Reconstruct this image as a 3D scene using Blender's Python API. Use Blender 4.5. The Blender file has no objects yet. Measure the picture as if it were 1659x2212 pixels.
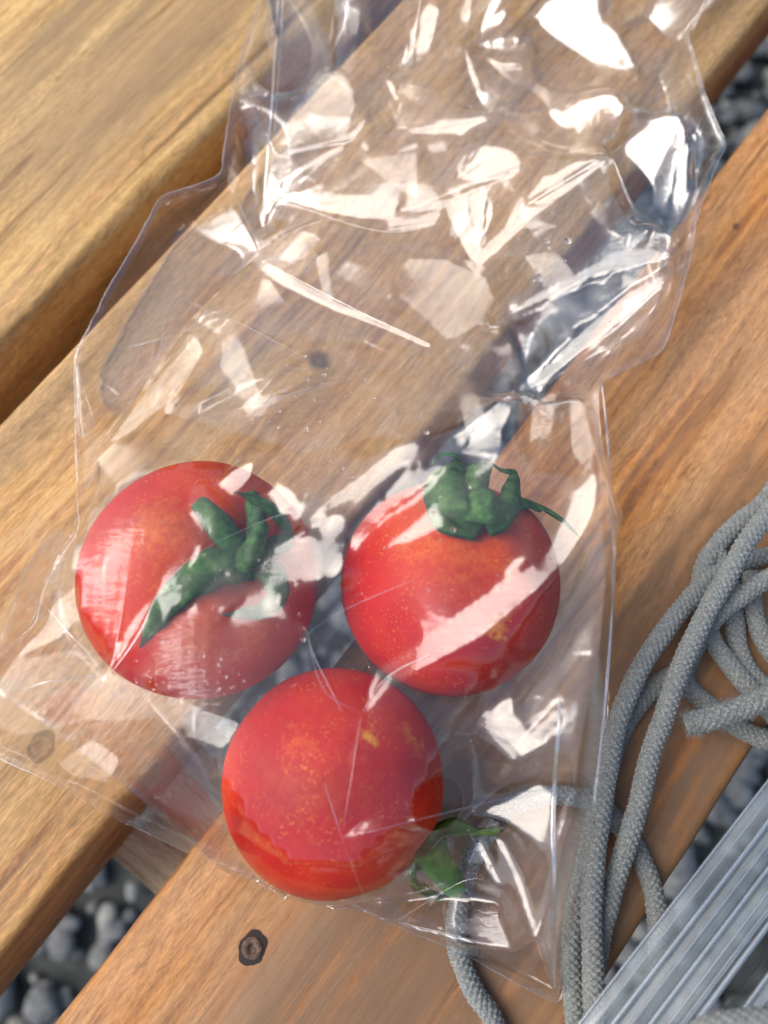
import bpy, bmesh, math, random, time
import numpy as np
from mathutils import Vector, Matrix
from mathutils.geometry import delaunay_2d_cdt
T0 = time.time()
random.seed(7)
RNG = np.random.default_rng(11)
S = bpy.context.scene
COL = S.collection
PI = math.pi

# ------------------------------------------------------------------ camera, sky, sun, exposure
TILT = math.radians(14.7)          # the phone looks slightly forward of straight down
DIST = 0.212                       # metres from lens to the planks along the axis
FPX = 1787.0                       # focal length in photo units (photo read at 1659 x 2212)
cam_d = bpy.data.cameras.new("camera")
cam = bpy.data.objects.new("camera", cam_d)
COL.objects.link(cam)
CAM = Vector((0, -DIST * math.sin(TILT), DIST * math.cos(TILT)))
cam.location = CAM
cam.rotation_euler = (TILT, 0, 0)
cam_d.sensor_fit = 'VERTICAL'
cam_d.sensor_height = 36.0
cam_d.lens = FPX / 2212.0 * 36.0
cam_d.clip_start = 0.004
cam_d.clip_end = 50
cam_d.dof.use_dof = True
cam_d.dof.focus_distance = 0.183
cam_d.dof.aperture_fstop = cam_d.lens / 3.0      # a 2.3 mm pupil, like a phone's
cam_d.dof.aperture_blades = 0
S.camera = cam

SUN_ZEN, SUN_AZ, SUN_ANG = math.radians(42), math.radians(-86), math.radians(42)
LDIR = Vector((math.sin(SUN_ZEN) * math.sin(SUN_AZ), math.sin(SUN_ZEN) * math.cos(SUN_AZ), math.cos(SUN_ZEN)))
W = bpy.data.worlds.new("World")
S.world = W
W.use_nodes = True
wn = W.node_tree.nodes
sky = wn.new("ShaderNodeTexSky")
sky.sky_type = 'NISHITA'
sky.sun_disc = False
sky.sun_elevation = PI / 2 - SUN_ZEN
sky.sun_rotation = SUN_AZ
sky.air_density = 1.0
sky.dust_density = 3.5
sky.ozone_density = 1.0
bg = wn["Background"]
bg.inputs["Strength"].default_value = 0.12
W.node_tree.links.new(sky.outputs[0], bg.inputs["Color"])
sun_d = bpy.data.lights.new("sun", 'SUN')
sun_d.energy = 0.88
sun_d.angle = SUN_ANG
sun_d.color = (1.0, 0.98, 0.96)
sun = bpy.data.objects.new("sun", sun_d)
COL.objects.link(sun)
sun.rotation_euler = LDIR.to_track_quat('Z', 'Y').to_euler()
sun.location = LDIR * 3
S.view_settings.view_transform = 'Standard'
S.view_settings.look = 'None'
S.view_settings.exposure = 0.98
S.view_settings.gamma = 1.0
S.cycles.transparent_max_bounces = 24
S.cycles.max_bounces = 10
S.cycles.caustics_reflective = False
S.cycles.caustics_refractive = False

# ------------------------------------------------------------------ helpers
CT, ST = math.cos(TILT), math.sin(TILT)
def ray(px, py):
    x, y = (px - 829.5) / FPX, -(py - 1106.0) / FPX
    return Vector((x, y * CT + ST, y * ST - CT))
def at(px, py, z=0.0):
    """the place on the level z that the photograph shows at this point"""
    d = ray(px, py)
    return CAM + d * ((z - CAM.z) / d.z)
def proj(x, y, z):
    """numpy: world to photo coordinates"""
    dx, dy, dz = x - CAM.x, y - CAM.y, z - CAM.z
    yc = dy * CT + dz * ST
    zc = -dy * ST + dz * CT
    return 829.5 + FPX * dx / (-zc), 1106.0 - FPX * yc / (-zc)

def link_mesh(name, verts, faces, mat=None, parent=None, smooth=True):
    me = bpy.data.meshes.new(name)
    if isinstance(verts, np.ndarray) and isinstance(faces, np.ndarray):
        nv, nf, k = len(verts), len(faces), faces.shape[1]
        me.vertices.add(nv)
        me.vertices.foreach_set("co", verts.astype(np.float32).ravel())
        me.loops.add(nf * k)
        me.polygons.add(nf)
        me.polygons.foreach_set("loop_start", np.arange(0, nf * k, k, dtype=np.int32))
        me.loops.foreach_set("vertex_index", faces.astype(np.int32).ravel())
        me.update(calc_edges=True)
        me.validate()
    else:
        me.from_pydata([tuple(v) for v in verts], [], [tuple(f) for f in faces])
        me.update()
    if smooth:
        me.polygons.foreach_set("use_smooth", [True] * len(me.polygons))
    if mat:
        me.materials.append(mat)
    o = bpy.data.objects.new(name, me)
    COL.objects.link(o)
    if parent:
        o.parent = parent
    return o
def link_bm(name, bm, mat=None, parent=None, smooth=True):
    me = bpy.data.meshes.new(name)
    bm.to_mesh(me)
    bm.free()
    if smooth:
        me.polygons.foreach_set("use_smooth", [True] * len(me.polygons))
    if mat:
        me.materials.append(mat)
    o = bpy.data.objects.new(name, me)
    COL.objects.link(o)
    if parent:
        o.parent = parent
    return o
def thing(name, label, cat, loc=(0, 0, 0), group=None):
    o = bpy.data.objects.new(name, None)
    o.empty_display_size = 0.01
    COL.objects.link(o)
    o.location = loc
    o["label"] = label
    o["category"] = cat
    if group:
        o["group"] = group
    return o
def tag(o, label, cat):
    o["label"] = label
    o["category"] = cat

class NT:
    """small node-building helper"""
    def __init__(self, name):
        self.m = bpy.data.materials.new(name)
        self.m.use_nodes = True
        self.t = self.m.node_tree
        self.n = self.t.nodes
        self.b = self.n["Principled BSDF"]
        self.out = self.n["Material Output"]
    def node(self, typ, **kw):
        n = self.n.new(typ)
        for k, v in kw.items():
            if k.startswith("i_"):
                n.inputs[k[2:].replace("_", " ")].default_value = v
            else:
                setattr(n, k, v)
        return n
    def link(self, a, b):
        self.t.links.new(a, b)
    def val(self, x, sock):
        if isinstance(x, (int, float)):
            sock.default_value = x
        else:
            self.link(x, sock)
    def math(self, op, a, b=0.0, clamp=False):
        n = self.node("ShaderNodeMath", operation=op, use_clamp=clamp)
        self.val(a, n.inputs[0])
        self.val(b, n.inputs[1])
        return n.outputs[0]
    def coords(self, kind="Object"):
        return self.node("ShaderNodeTexCoord").outputs[kind]
    def mapping(self, vec, scale=(1, 1, 1), loc=(0, 0, 0), rot=(0, 0, 0)):
        n = self.node("ShaderNodeMapping")
        n.inputs["Scale"].default_value = scale
        n.inputs["Location"].default_value = loc
        n.inputs["Rotation"].default_value = rot
        self.link(vec, n.inputs["Vector"])
        return n.outputs[0]
    def noise(self, vec, scale=1.0, detail=4.0, rough=0.55, dist=0.0, color=False):
        n = self.node("ShaderNodeTexNoise")
        n.inputs["Scale"].default_value = scale
        n.inputs["Detail"].default_value = detail
        n.inputs["Roughness"].default_value = rough
        n.inputs["Distortion"].default_value = dist
        self.link(vec, n.inputs["Vector"])
        return n.outputs["Color" if color else "Fac"]
    def ramp(self, fac, stops, interp='LINEAR'):
        n = self.node("ShaderNodeValToRGB")
        r = n.color_ramp
        r.interpolation = interp
        while len(r.elements) < len(stops):
            r.elements.new(0.5)
        for e, (p, c) in zip(r.elements, stops):
            e.position = p
            e.color = (c, c, c, 1) if isinstance(c, (int, float)) else (*c, 1)
        self.link(fac, n.inputs[0])
        return n.outputs[0]
    def mix(self, fac, a, b, mode='MIX'):
        n = self.node("ShaderNodeMix", data_type='RGBA', blend_type=mode)
        self.val(fac, n.inputs[0])
        for x, s in ((a, n.inputs[6]), (b, n.inputs[7])):
            if isinstance(x, tuple):
                s.default_value = (*x, 1)
            else:
                self.link(x, s)
        return n.outputs[2]
    def bump(self, h, strength=0.3, dist=0.001):
        n = self.node("ShaderNodeBump")
        n.inputs["Strength"].default_value = strength
        n.inputs["Distance"].default_value = dist
        self.link(h, n.inputs["Height"])
        return n.outputs[0]
    def near(self, vec, c, rx, ry, soft=0.5, distort=None):
        """1 inside an oval at c in the local xy plane, fading to 0 outside"""
        m = self.mapping(vec, scale=(1 / rx, 1 / ry, 0), loc=(-c[0] / rx, -c[1] / ry, 0))
        if distort is not None:
            a = self.node("ShaderNodeVectorMath", operation='ADD')
            self.link(m, a.inputs[0])
            self.link(distort, a.inputs[1])
            m = a.outputs[0]
        l = self.node("ShaderNodeVectorMath", operation='LENGTH')
        self.link(m, l.inputs[0])
        r = self.node("ShaderNodeMapRange", interpolation_type='SMOOTHSTEP')
        r.inputs[1].default_value = 1 - soft
        r.inputs[2].default_value = 1 + soft
        r.inputs[3].default_value = 1
        r.inputs[4].default_value = 0
        self.link(l.outputs["Value"], r.inputs[0])
        return r.outputs[0], l.outputs["Value"]

def catmull(pts, step):
    """smooth resampled polyline through 3D points"""
    P = [Vector(p) for p in pts]
    P = [P[0] * 2 - P[1]] + P + [P[-1] * 2 - P[-2]]
    dense = []
    for i in range(1, len(P) - 2):
        a, b, c, d = P[i - 1], P[i], P[i + 1], P[i + 2]
        for k in range(24):
            t = k / 24
            dense.append(0.5 * ((2 * b) + (c - a) * t + (2 * a - 5 * b + 4 * c - d) * t * t + (3 * b - a - 3 * c + d) * t ** 3))
    dense.append(P[-2])
    D = np.array([tuple(v) for v in dense])
    seg = np.r_[0, np.cumsum(np.linalg.norm(np.diff(D, axis=0), axis=1))]
    n = max(2, int(seg[-1] / step) + 1)
    s = np.linspace(0, seg[-1], n)
    return np.stack([np.interp(s, seg, D[:, k]) for k in range(3)], 1), s
def frames(C):
    T = np.gradient(C, axis=0)
    T /= np.linalg.norm(T, axis=1)[:, None] + 1e-12
    N = np.zeros_like(T)
    n = np.array([0, 0, 1.0]) - T[0] * T[0][2]
    if np.linalg.norm(n) < 1e-3:
        n = np.array([1.0, 0, 0])
    for i in range(len(T)):
        n = n - T[i] * np.dot(n, T[i])
        n /= np.linalg.norm(n) + 1e-12
        N[i] = n
    return T, N, np.cross(T, N)
def tube(C, rad, seg=8, cap=True):
    """verts, faces of a tube; rad is a number, one per ring, or one per ring and segment"""
    T, N, B = frames(C)
    n = len(C)
    R = np.asarray(rad, float)
    if R.ndim == 0:
        R = np.full((n, seg), float(R))
    elif R.ndim == 1:
        R = np.repeat(R[:, None], seg, 1)
    a = np.arange(seg) * 2 * PI / seg
    V = C[:, None, :] + R[:, :, None] * (N[:, None, :] * np.cos(a)[None, :, None] + B[:, None, :] * np.sin(a)[None, :, None])
    V = V.reshape(-1, 3)
    i = np.arange(n - 1)[:, None] * seg
    j = np.arange(seg)[None, :]
    j2 = (j + 1) % seg
    F = np.stack([i + j, i + seg + j, i + seg + j2, i + j2], -1).reshape(-1, 4)[:, ::-1]
    if cap:
        V = np.vstack([V, C[:1], C[-1:]])
        c0, c1 = n * seg, n * seg + 1
        jj = np.arange(seg)
        kk = (jj + 1) % seg
        F = np.vstack([F, np.stack([np.full(seg, c0), kk, jj, jj], 1)[:, :4], np.stack([np.full(seg, c1), (n - 1) * seg + jj, (n - 1) * seg + kk, (n - 1) * seg + kk], 1)])
    return V, F
def clean_faces(F):
    """quads with a doubled corner become triangles"""
    out = []
    for f in F.tolist():
        g = []
        for v in f:
            if v not in g:
                g.append(v)
        if len(g) > 2:
            out.append(g)
    return out

# ------------------------------------------------------------------ the planks
def fit_line(p, q):
    a, b = at(*p), at(*q)
    return a, b
E = [fit_line((0, 740), (470, 260)), fit_line((0, 915), (830, 15)), fit_line((0, 2070), (1659, 10)),
     fit_line((140, 2172), (1659, 225)), fit_line((1305, 2122), (1640, 1612))]
ANG = sum(math.atan2((b - a).y, (b - a).x) for a, b in E) / len(E)
U = Vector((math.cos(ANG), math.sin(ANG), 0))       # along the planks, to the upper right
NV = Vector((math.sin(ANG), -math.cos(ANG), 0))     # across them, to the lower right
OFF = [((a + b) / 2).dot(NV) for a, b in E]
print("plank angle", math.degrees(ANG), "edges", [round(o * 1000, 1) for o in OFF], [round(math.degrees(math.atan2((b - a).y, (b - a).x)), 1) for a, b in E])
def to_plank(p):
    return (p.dot(U), -p.dot(NV))     # local x, y of a plank whose local x runs along U and local y against NV

PT = 0.040
def wood_material(name, light, mid, dark, wear, seed, knots=(), marks=(), streak=0.5, rough=0.5, wearamt=0.5):
    k = NT(name)
    co = k.coords("Object")
    d = k.noise(k.mapping(co, scale=(9, 30, 30), loc=(seed, 0, 0)), 1, 3, color=True)
    ds = k.node("ShaderNodeVectorMath", operation='MULTIPLY_ADD')
    k.link(d, ds.inputs[0])
    ds.inputs[1].default_value = (0.02, 0.009, 0.006)
    k.link(co, ds.inputs[2])
    c = ds.outputs[0]
    for kp in knots:      # growth lines bend round each knot
        w, _ = k.near(co, kp[:2], kp[2] * 3.2, kp[2] * 2.4, 0.9)
        a = k.node("ShaderNodeVectorMath", operation='MULTIPLY_ADD')
        cmb = k.node("ShaderNodeCombineXYZ")
        k.link(w, cmb.inputs[1])
        k.link(cmb.outputs[0], a.inputs[0])
        a.inputs[1].default_value = (0, kp[2] * 1.1, 0)
        k.link(c, a.inputs[2])
        c = a.outputs[0]
    grain = k.noise(k.mapping(c, scale=(11, 105, 60), loc=(seed * 2.3, seed, 0)), 1, 6, 0.6)
    fine = k.noise(k.mapping(c, scale=(40, 620, 300), loc=(seed, 3, 1)), 1, 5, 0.65)
    broad = k.noise(k.mapping(c, scale=(5, 34, 34), loc=(seed * 1.7, 9, 0)), 1, 3, 0.5)
    blot = k.noise(k.mapping(c, scale=(70, 150, 150), loc=(seed, 1, 5)), 1, 9, 0.74)
    wv = k.node("ShaderNodeTexWave", wave_type='BANDS', bands_direction='Y', wave_profile='SIN')
    k.link(k.mapping(c, scale=(3, 55, 20), loc=(seed, 0, 0)), wv.inputs["Vector"])
    wv.inputs["Scale"].default_value = 1.4
    wv.inputs["Distortion"].default_value = 7
    wv.inputs["Detail"].default_value = 3
    wv.inputs["Detail Scale"].default_value = 0.8
    g = k.math('ADD', k.math('MULTIPLY', grain, 0.84), k.math('MULTIPLY', wv.outputs["Fac"], 0.14))
    col = k.ramp(g, [(0.30, dark), (0.44, mid), (0.57, light), (0.8, tuple(min(1, x * 1.08) for x in light))])
    # weathered streaks and patches where the varnish has gone
    wmask = k.math('MULTIPLY', k.ramp(broad, [(0.46, 0.0), (0.62, 1.0)]), wearamt)
    col = k.mix(wmask, col, wear)
    bl = k.ramp(blot, [(0.46, 0.0), (0.62, 1.0)])
    col = k.mix(k.math('MULTIPLY', bl, 0.45 * wearamt), col, tuple(x * 1.12 for x in wear))
    sp = k.ramp(blot, [(0.33, 1.0), (0.43, 0.0)])
    col = k.mix(k.math('MULTIPLY', sp, 0.35), col, tuple(x * 0.45 for x in dark))
    ln = k.ramp(fine, [(0.30, 1.0), (0.46, 0.0)])
    col = k.mix(k.math('MULTIPLY', ln, streak * 0.85), col, tuple(x * 0.6 for x in dark))
    fib = k.noise(k.mapping(c, scale=(330, 1500, 900), loc=(seed, 7, 1)), 1, 5, 0.72)
    col = k.mix(0.6, col, k.ramp(fib, [(0.32, 0.25), (0.5, 0.5), (0.68, 0.76)]), 'OVERLAY')
    band = k.noise(k.mapping(c, scale=(3.2, 62, 40), loc=(seed * 5, 4, 2)), 1, 5, 0.62)
    col = k.mix(0.8, col, k.ramp(band, [(0.34, 0.30), (0.5, 0.5), (0.66, 0.72)]), 'OVERLAY')
    spk = k.noise(k.mapping(co, scale=(700, 1100, 900)), 1, 3, 0.7)
    col = k.mix(k.math('MULTIPLY', k.ramp(spk, [(0.62, 0.0), (0.72, 1.0)]), 0.30 * wearamt), col, tuple(x * 0.35 for x in dark))
    gl = k.ramp(k.noise(k.mapping(c, scale=(5, 210, 90), loc=(seed * 3, 2, 2)), 1, 3, 0.5), [(0.28, 1.0), (0.35, 0.0)])
    col = k.mix(k.math('MULTIPLY', gl, streak), col, tuple(x * 0.5 for x in dark))
    nz = k.noise(k.mapping(co, scale=(300, 420, 300)), 1, 3, color=True)
    for kp in knots:
        nd = k.node("ShaderNodeVectorMath", operation='MULTIPLY_ADD')
        k.link(k.noise(k.mapping(co, scale=(150, 150, 150)), 1, 3, color=True), nd.inputs[0])
        nd.inputs[1].default_value = (0.9, 0.9, 0)
        nd.inputs[2].default_value = (-0.45, -0.45, 0)
        w, l = k.near(co, kp[:2], kp[2] * kp[3], kp[2], 0.45, nd.outputs[0])
        col = k.mix(k.math('MULTIPLY', w, kp[4]), col, (0.06, 0.030, 0.018))
    brk = k.ramp(k.math('ADD', k.math('MULTIPLY', grain, 0.45), k.math('ADD', k.math('MULTIPLY', blot, 0.3), k.math('MULTIPLY', fib, 0.25))), [(0.42, 0.1), (0.54, 1.0)])
    for mk in marks:      # (x, y, rx, ry, strength, colour): stains and worn spots with a shape of their own
        nd = k.node("ShaderNodeVectorMath", operation='MULTIPLY_ADD')
        k.link(k.noise(k.mapping(co, scale=(60, 200, 100), loc=(mk[0] * 50, 0, 0)), 1, 5, 0.6, color=True), nd.inputs[0])
        nd.inputs[1].default_value = (1.6, 1.6, 0)
        nd.inputs[2].default_value = (-0.8, -0.8, 0)
        w, l = k.near(co, mk[:2], mk[2], mk[3], 0.5, nd.outputs[0])
        col = k.mix(k.math('MULTIPLY', k.math('MULTIPLY', w, mk[4]), brk), col, mk[5])
    k.link(col, k.b.inputs["Base Color"])
    rg = k.ramp(broad, [(0.35, rough), (0.65, min(1, rough + 0.2))])
    k.link(rg, k.b.inputs["Roughness"])
    k.b.inputs["Specular IOR Level"].default_value = 0.35
    hh = k.math('ADD', k.math('MULTIPLY', grain, 0.6), k.math('MULTIPLY', fine, 0.5))
    k.link(k.bump(hh, 0.5, 0.0007), k.b.inputs["Normal"])
    return k.m

def plank_mesh(x0, x1, w, t, r, seed):
    """a sawn board with rounded, slightly uneven arrises, local x along it, its top at z = 0, y from 0 to -w"""
    rs = np.random.default_rng(seed)
    prof = []
    for cx, cy, a0 in ((-w + r, -r, PI), (-r, -r, PI / 2), (-r, -t + r, 0), (-w + r, -t + r, -PI / 2)):
        for q in range(7):
            a = a0 - q / 6 * PI / 2
            prof.append((cx + r * math.cos(a), cy + r * math.sin(a)))
    prof = np.array(prof)
    # extra points along the top face so that it can be a little uneven
    top0, top1 = prof[6], prof[7]
    mid = [(top0[0] + (top1[0] - top0[0]) * q / 14, 0) for q in range(1, 14)]
    prof = np.vstack([prof[:7], mid, prof[7:]])
    n = int((x1 - x0) / 0.004)
    xs = np.linspace(x0, x1, n)
    wob = np.cumsum(rs.normal(0, 0.00007, (n, 3)), 0)
    wob -= np.linspace(0, 1, n)[:, None] * wob[-1]
    V = np.zeros((n, len(prof), 3))
    V[:, :, 0] = xs[:, None]
    V[:, :, 1] = prof[None, :, 0] + wob[:, :1]
    V[:, :, 2] = prof[None, :, 1] + 0.25 * wob[:, 1:2] * np.sin(np.arange(len(prof)) * 0.7)[None, :]
    m = len(prof)
    i = np.arange(n - 1)[:, None] * m
    j = np.arange(m)[None, :]
    j2 = (j + 1) % m
    F = np.stack([i + j, i + j2, i + m + j2, i + m + j], -1).reshape(-1, 4).tolist()
    F.append(list(range(m)))
    F.append([(n - 1) * m + q for q in range(m)][::-1])
    return V.reshape(-1, 3), F

table = thing("wooden_table", "slatted wooden table top of three weathered brown planks under the bag of tomatoes", "table", (0, 0, -PT))
ROT = ANG
def lp(px, py):
    return to_plank(at(px, py))
light1, mid1, dark1 = (0.60, 0.37, 0.135), (0.51, 0.29, 0.092), (0.30, 0.155, 0.048)
planks = []
MARKS1 = [(*lp(150, 60), 0.04, 0.007, 0.7, (0.22, 0.145, 0.075)), (*lp(420, 120), 0.02, 0.004, 0.7, (0.20, 0.12, 0.06)), (*lp(300, 40), 0.03, 0.003, 0.6, (0.22, 0.14, 0.07)), (*lp(330, 130), 0.05, 0.008, 0.7, (0.27, 0.17, 0.085)), (*lp(30, 375), 0.012, 0.0012, 0.8, (0.10, 0.04, 0.02)),
          (*lp(240, 320), 0.03, 0.006, 0.45, (0.30, 0.19, 0.09)), (*lp(100, 260), 0.035, 0.005, 0.35, (0.28, 0.18, 0.09))]
MARKS2 = [(*lp(100, 1230), 0.06, 0.012, 0.6, (0.45, 0.31, 0.16)), (*lp(560, 1330), 0.05, 0.01, 0.35, (0.33, 0.2, 0.1))]
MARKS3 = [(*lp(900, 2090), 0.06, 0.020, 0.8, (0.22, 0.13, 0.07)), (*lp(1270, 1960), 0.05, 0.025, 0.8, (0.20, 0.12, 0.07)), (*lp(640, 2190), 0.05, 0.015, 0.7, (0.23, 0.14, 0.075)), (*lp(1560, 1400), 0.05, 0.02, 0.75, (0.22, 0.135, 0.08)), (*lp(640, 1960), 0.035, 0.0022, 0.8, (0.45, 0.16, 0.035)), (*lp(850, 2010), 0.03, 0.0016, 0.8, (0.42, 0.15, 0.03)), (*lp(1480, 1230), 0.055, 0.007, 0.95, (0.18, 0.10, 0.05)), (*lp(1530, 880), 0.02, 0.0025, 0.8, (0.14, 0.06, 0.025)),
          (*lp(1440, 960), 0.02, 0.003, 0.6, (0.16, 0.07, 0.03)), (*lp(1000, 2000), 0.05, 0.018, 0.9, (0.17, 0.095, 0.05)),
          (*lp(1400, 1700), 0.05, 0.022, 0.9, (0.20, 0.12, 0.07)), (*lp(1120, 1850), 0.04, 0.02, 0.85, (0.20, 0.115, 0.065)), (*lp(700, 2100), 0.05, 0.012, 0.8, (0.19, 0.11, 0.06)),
          (*lp(1590, 500), 0.01, 0.0012, 0.7, (0.13, 0.05, 0.02)), (*lp(570, 2010), 0.05, 0.010, 0.45, (0.33, 0.21, 0.12))]
mats = [
    wood_material("weathered tan board", light1, mid1, dark1, (0.44, 0.29, 0.135), 3.1, marks=MARKS1, streak=0.7, wearamt=0.7),
    wood_material("worn brown board", (0.56, 0.315, 0.105), (0.48, 0.24, 0.07), (0.28, 0.125, 0.038), (0.44, 0.28, 0.13), 8.4,
                  knots=[(*lp(690, 780), 0.0028, 1.0, 0.9)], marks=MARKS2, streak=0.6, wearamt=0.8),
    wood_material("orange brown board", (0.54, 0.235, 0.058), (0.45, 0.17, 0.036), (0.23, 0.085, 0.024), (0.33, 0.195, 0.10), 14.2,
                  knots=[(*lp(1590, 490), 0.0010, 1.2, 0.8)], marks=MARKS3, streak=0.7, wearamt=0.7)]
edges = [(OFF[0] - 0.092, OFF[0]), (OFF[1], OFF[2]), (OFF[3], OFF[4]), (OFF[0] - 0.198, OFF[0] - 0.108), (OFF[0] - 0.304, OFF[0] - 0.214)]     # the last two continue the table towards the upper left
for i, (e0, e1) in enumerate(edges):
    w = e1 - e0
    V, F = plank_mesh(-0.19, 0.46, w, PT, (0.0032, 0.0032, 0.0045, 0.0035, 0.0035)[i], 5 + i)
    o = link_mesh("plank", V, F, mats[min(i, 2) if i < 3 else 0], table)
    # the mesh's y = 0 side lies at offset e0 (towards the upper left)
    o.location = (NV.x * e0, NV.y * e0, PT)
    o.rotation_euler = (0, 0, ROT)
    planks.append(o)
    for p in o.data.polygons:
        p.use_smooth = True
# material coordinates were written for a plank whose local y is -offset: shift the mesh so that they agree
for o, (e0, e1) in zip(planks, edges):
    o.data.transform(Matrix.Translation((0, -e0, 0)))
    o.location = (0, 0, PT)
# screws that hold the planks to the cross batten
def screw_mat():
    k = NT("dull steel screw")
    co = k.coords("Object")
    n = k.noise(k.mapping(co, scale=(900, 900, 900)), 1, 4)
    k.link(k.ramp(n, [(0.35, (0.055, 0.034, 0.024)), (0.65, (0.18, 0.11, 0.07))]), k.b.inputs["Base Color"])
    k.b.inputs["Metallic"].default_value = 0.1
    k.b.inputs["Roughness"].default_value = 0.85
    return k.m
SCREW = screw_mat()
DARK = NT("dark countersink")
DARK.b.inputs["Base Color"].default_value = (0.03, 0.022, 0.018, 1)
DARK.b.inputs["Roughness"].default_value = 0.9
def screw(px, py, plank, r):
    p = at(px, py)
    lx, ly = to_plank(p)
    bm = bmesh.new()
    prof = [(0.0, 0.0001), (0.30, 0.0001), (0.34, 0.0005), (0.62, 0.0006), (0.72, 0.0003)]
    rings = []
    for q, (rr, zz) in enumerate(prof):
        rings.append([bm.verts.new((lx + rr * r * math.cos(a * PI / 10), ly + rr * r * math.sin(a * PI / 10), zz)) for a in range(20)] if rr else [bm.verts.new((lx, ly, zz))])
    for a in range(20):
        bm.faces.new((rings[0][0], rings[1][a], rings[1][(a + 1) % 20]))
        for q in range(1, len(rings) - 1):
            bm.faces.new((rings[q][a], rings[q + 1][a], rings[q + 1][(a + 1) % 20], rings[q][(a + 1) % 20]))
    o = link_bm("screw", bm, SCREW, plank)
    bm = bmesh.new()
    rs = random.Random(px)
    inner = [bm.verts.new((lx + 0.5 * r * math.cos(a * PI / 16), ly + 0.5 * r * math.sin(a * PI / 16), 0.00025)) for a in range(32)]
    outer = []
    for a in range(32):
        j = r * (1 + 0.10 * math.sin(2 * a * PI / 16 + 1) + 0.05 * math.sin(5 * a * PI / 16 + px) + rs.uniform(-0.03, 0.03))
        outer.append(bm.verts.new((lx + j * 1.06 * math.cos(a * PI / 16), ly + j * math.sin(a * PI / 16), 0.00005)))
    for a in range(32):
        bm.faces.new((inner[a], outer[a], outer[(a + 1) % 32], inner[(a + 1) % 32]))
    link_bm("screw_hole", bm, DARK.m, plank)
screw(545, 2048, planks[2], 0.0033)
screw(90, 1612, planks[1], 0.0034)
# cross batten under the planks, on the line of the two screws
b0 = (at(545, 2048) + at(90, 1612)) / 2
bu = b0.dot(U)
bm_mat = wood_material("pale batten", (0.72, 0.58, 0.38), (0.66, 0.52, 0.33), (0.46, 0.34, 0.20), (0.66, 0.56, 0.41), 21.0, wearamt=0.6)
V, F = plank_mesh(-0.34, 0.13, 0.040, 0.04, 0.003, 31)
bo = link_mesh("batten", V, F, bm_mat, table)
bo.rotation_euler = (0, 0, ROT + PI / 2)
c = U * (bu + 0.012 + 0.020) + NV * 0.02
bo.location = (U.x * (bu - 0.020) , U.y * (bu - 0.020), -0.0005)
bo.data.transform(Matrix.Translation((0, 0, 0)))
print("batten u", bu)

# ------------------------------------------------------------------ ground and gravel far below
GZ = -0.42
def ground_mat():
    k = NT("grey dirt")
    co = k.coords("Object")
    n = k.noise(k.mapping(co, scale=(60, 60, 60)), 1, 6, 0.6)
    k.link(k.ramp(n, [(0.3, (0.022, 0.026, 0.025)), (0.7, (0.065, 0.07, 0.066))]), k.b.inputs["Base Color"])
    k.b.inputs["Roughness"].default_value = 0.95
    return k.m
gs = 12.0
g = link_mesh("ground", [(-gs, -gs, GZ), (gs, -gs, GZ), (gs, gs, GZ), (-gs, gs, GZ)], [(0, 1, 2, 3)], ground_mat(), smooth=False)
g["kind"] = "structure"
def gravel():
    bm = bmesh.new()
    bmesh.ops.create_icosphere(bm, subdivisions=2, radius=1)
    base = np.array([v.co[:] for v in bm.verts])
    tri = np.array([[v.index for v in f.verts] for f in bm.faces])
    bm.free()
    VV, FF, sh = [], [], []
    rs = np.random.default_rng(4)
    n = 0
    # stones where the gaps look down at the ground
    for _ in range(12500):
        x, y = rs.uniform(-0.75, 0.85), rs.uniform(-0.75, 0.9)
        r = rs.choice([0.005, 0.007, 0.010, 0.013], p=[0.3, 0.35, 0.25, 0.1]) * rs.uniform(0.8, 1.25)
        f = rs.normal(0, 1, (4, 3))
        d = 1 + 0.20 * np.sin(base @ f[0] * 1.6 + rs.uniform(0, 6)) + 0.14 * np.sin(base @ f[1] * 2.4 + rs.uniform(0, 6))
        s = np.array([1.0, rs.uniform(0.65, 1.0), rs.uniform(0.45, 0.7)])
        a = rs.uniform(0, 2 * PI)
        P = base * d[:, None] * s * r
        P = np.stack([P[:, 0] * math.cos(a) - P[:, 1] * math.sin(a), P[:, 0] * math.sin(a) + P[:, 1] * math.cos(a), P[:, 2]], 1)
        P += (x, y, GZ + r * 0.3 + rs.uniform(0, 0.012))
        VV.append(P)
        FF.append(tri + n)
        n += len(base)
    k = NT("grey gravel stone")
    info = k.node("ShaderNodeNewGeometry")
    co = k.coords("Object")
    rnd = info.outputs["Random Per Island"]
    col = k.ramp(rnd, [(0.0, (0.026, 0.032, 0.029)), (0.4, (0.062, 0.071, 0.065)), (0.75, (0.11, 0.12, 0.107)), (1.0, (0.24, 0.24, 0.20))])
    nn = k.noise(k.mapping(co, scale=(180, 180, 180)), 1, 4)
    col = k.mix(0.35, col, k.ramp(nn, [(0.3, 0.1), (0.7, 0.5)]))
    k.link(col, k.b.inputs["Base Color"])
    k.b.inputs["Roughness"].default_value = 0.85
    o = link_mesh("gravel", np.vstack(VV), np.vstack(FF), k.m, smooth=False)
    o["kind"] = "stuff"
    o["label"] = "loose grey gravel on the ground under the table"
gravel()

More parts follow.
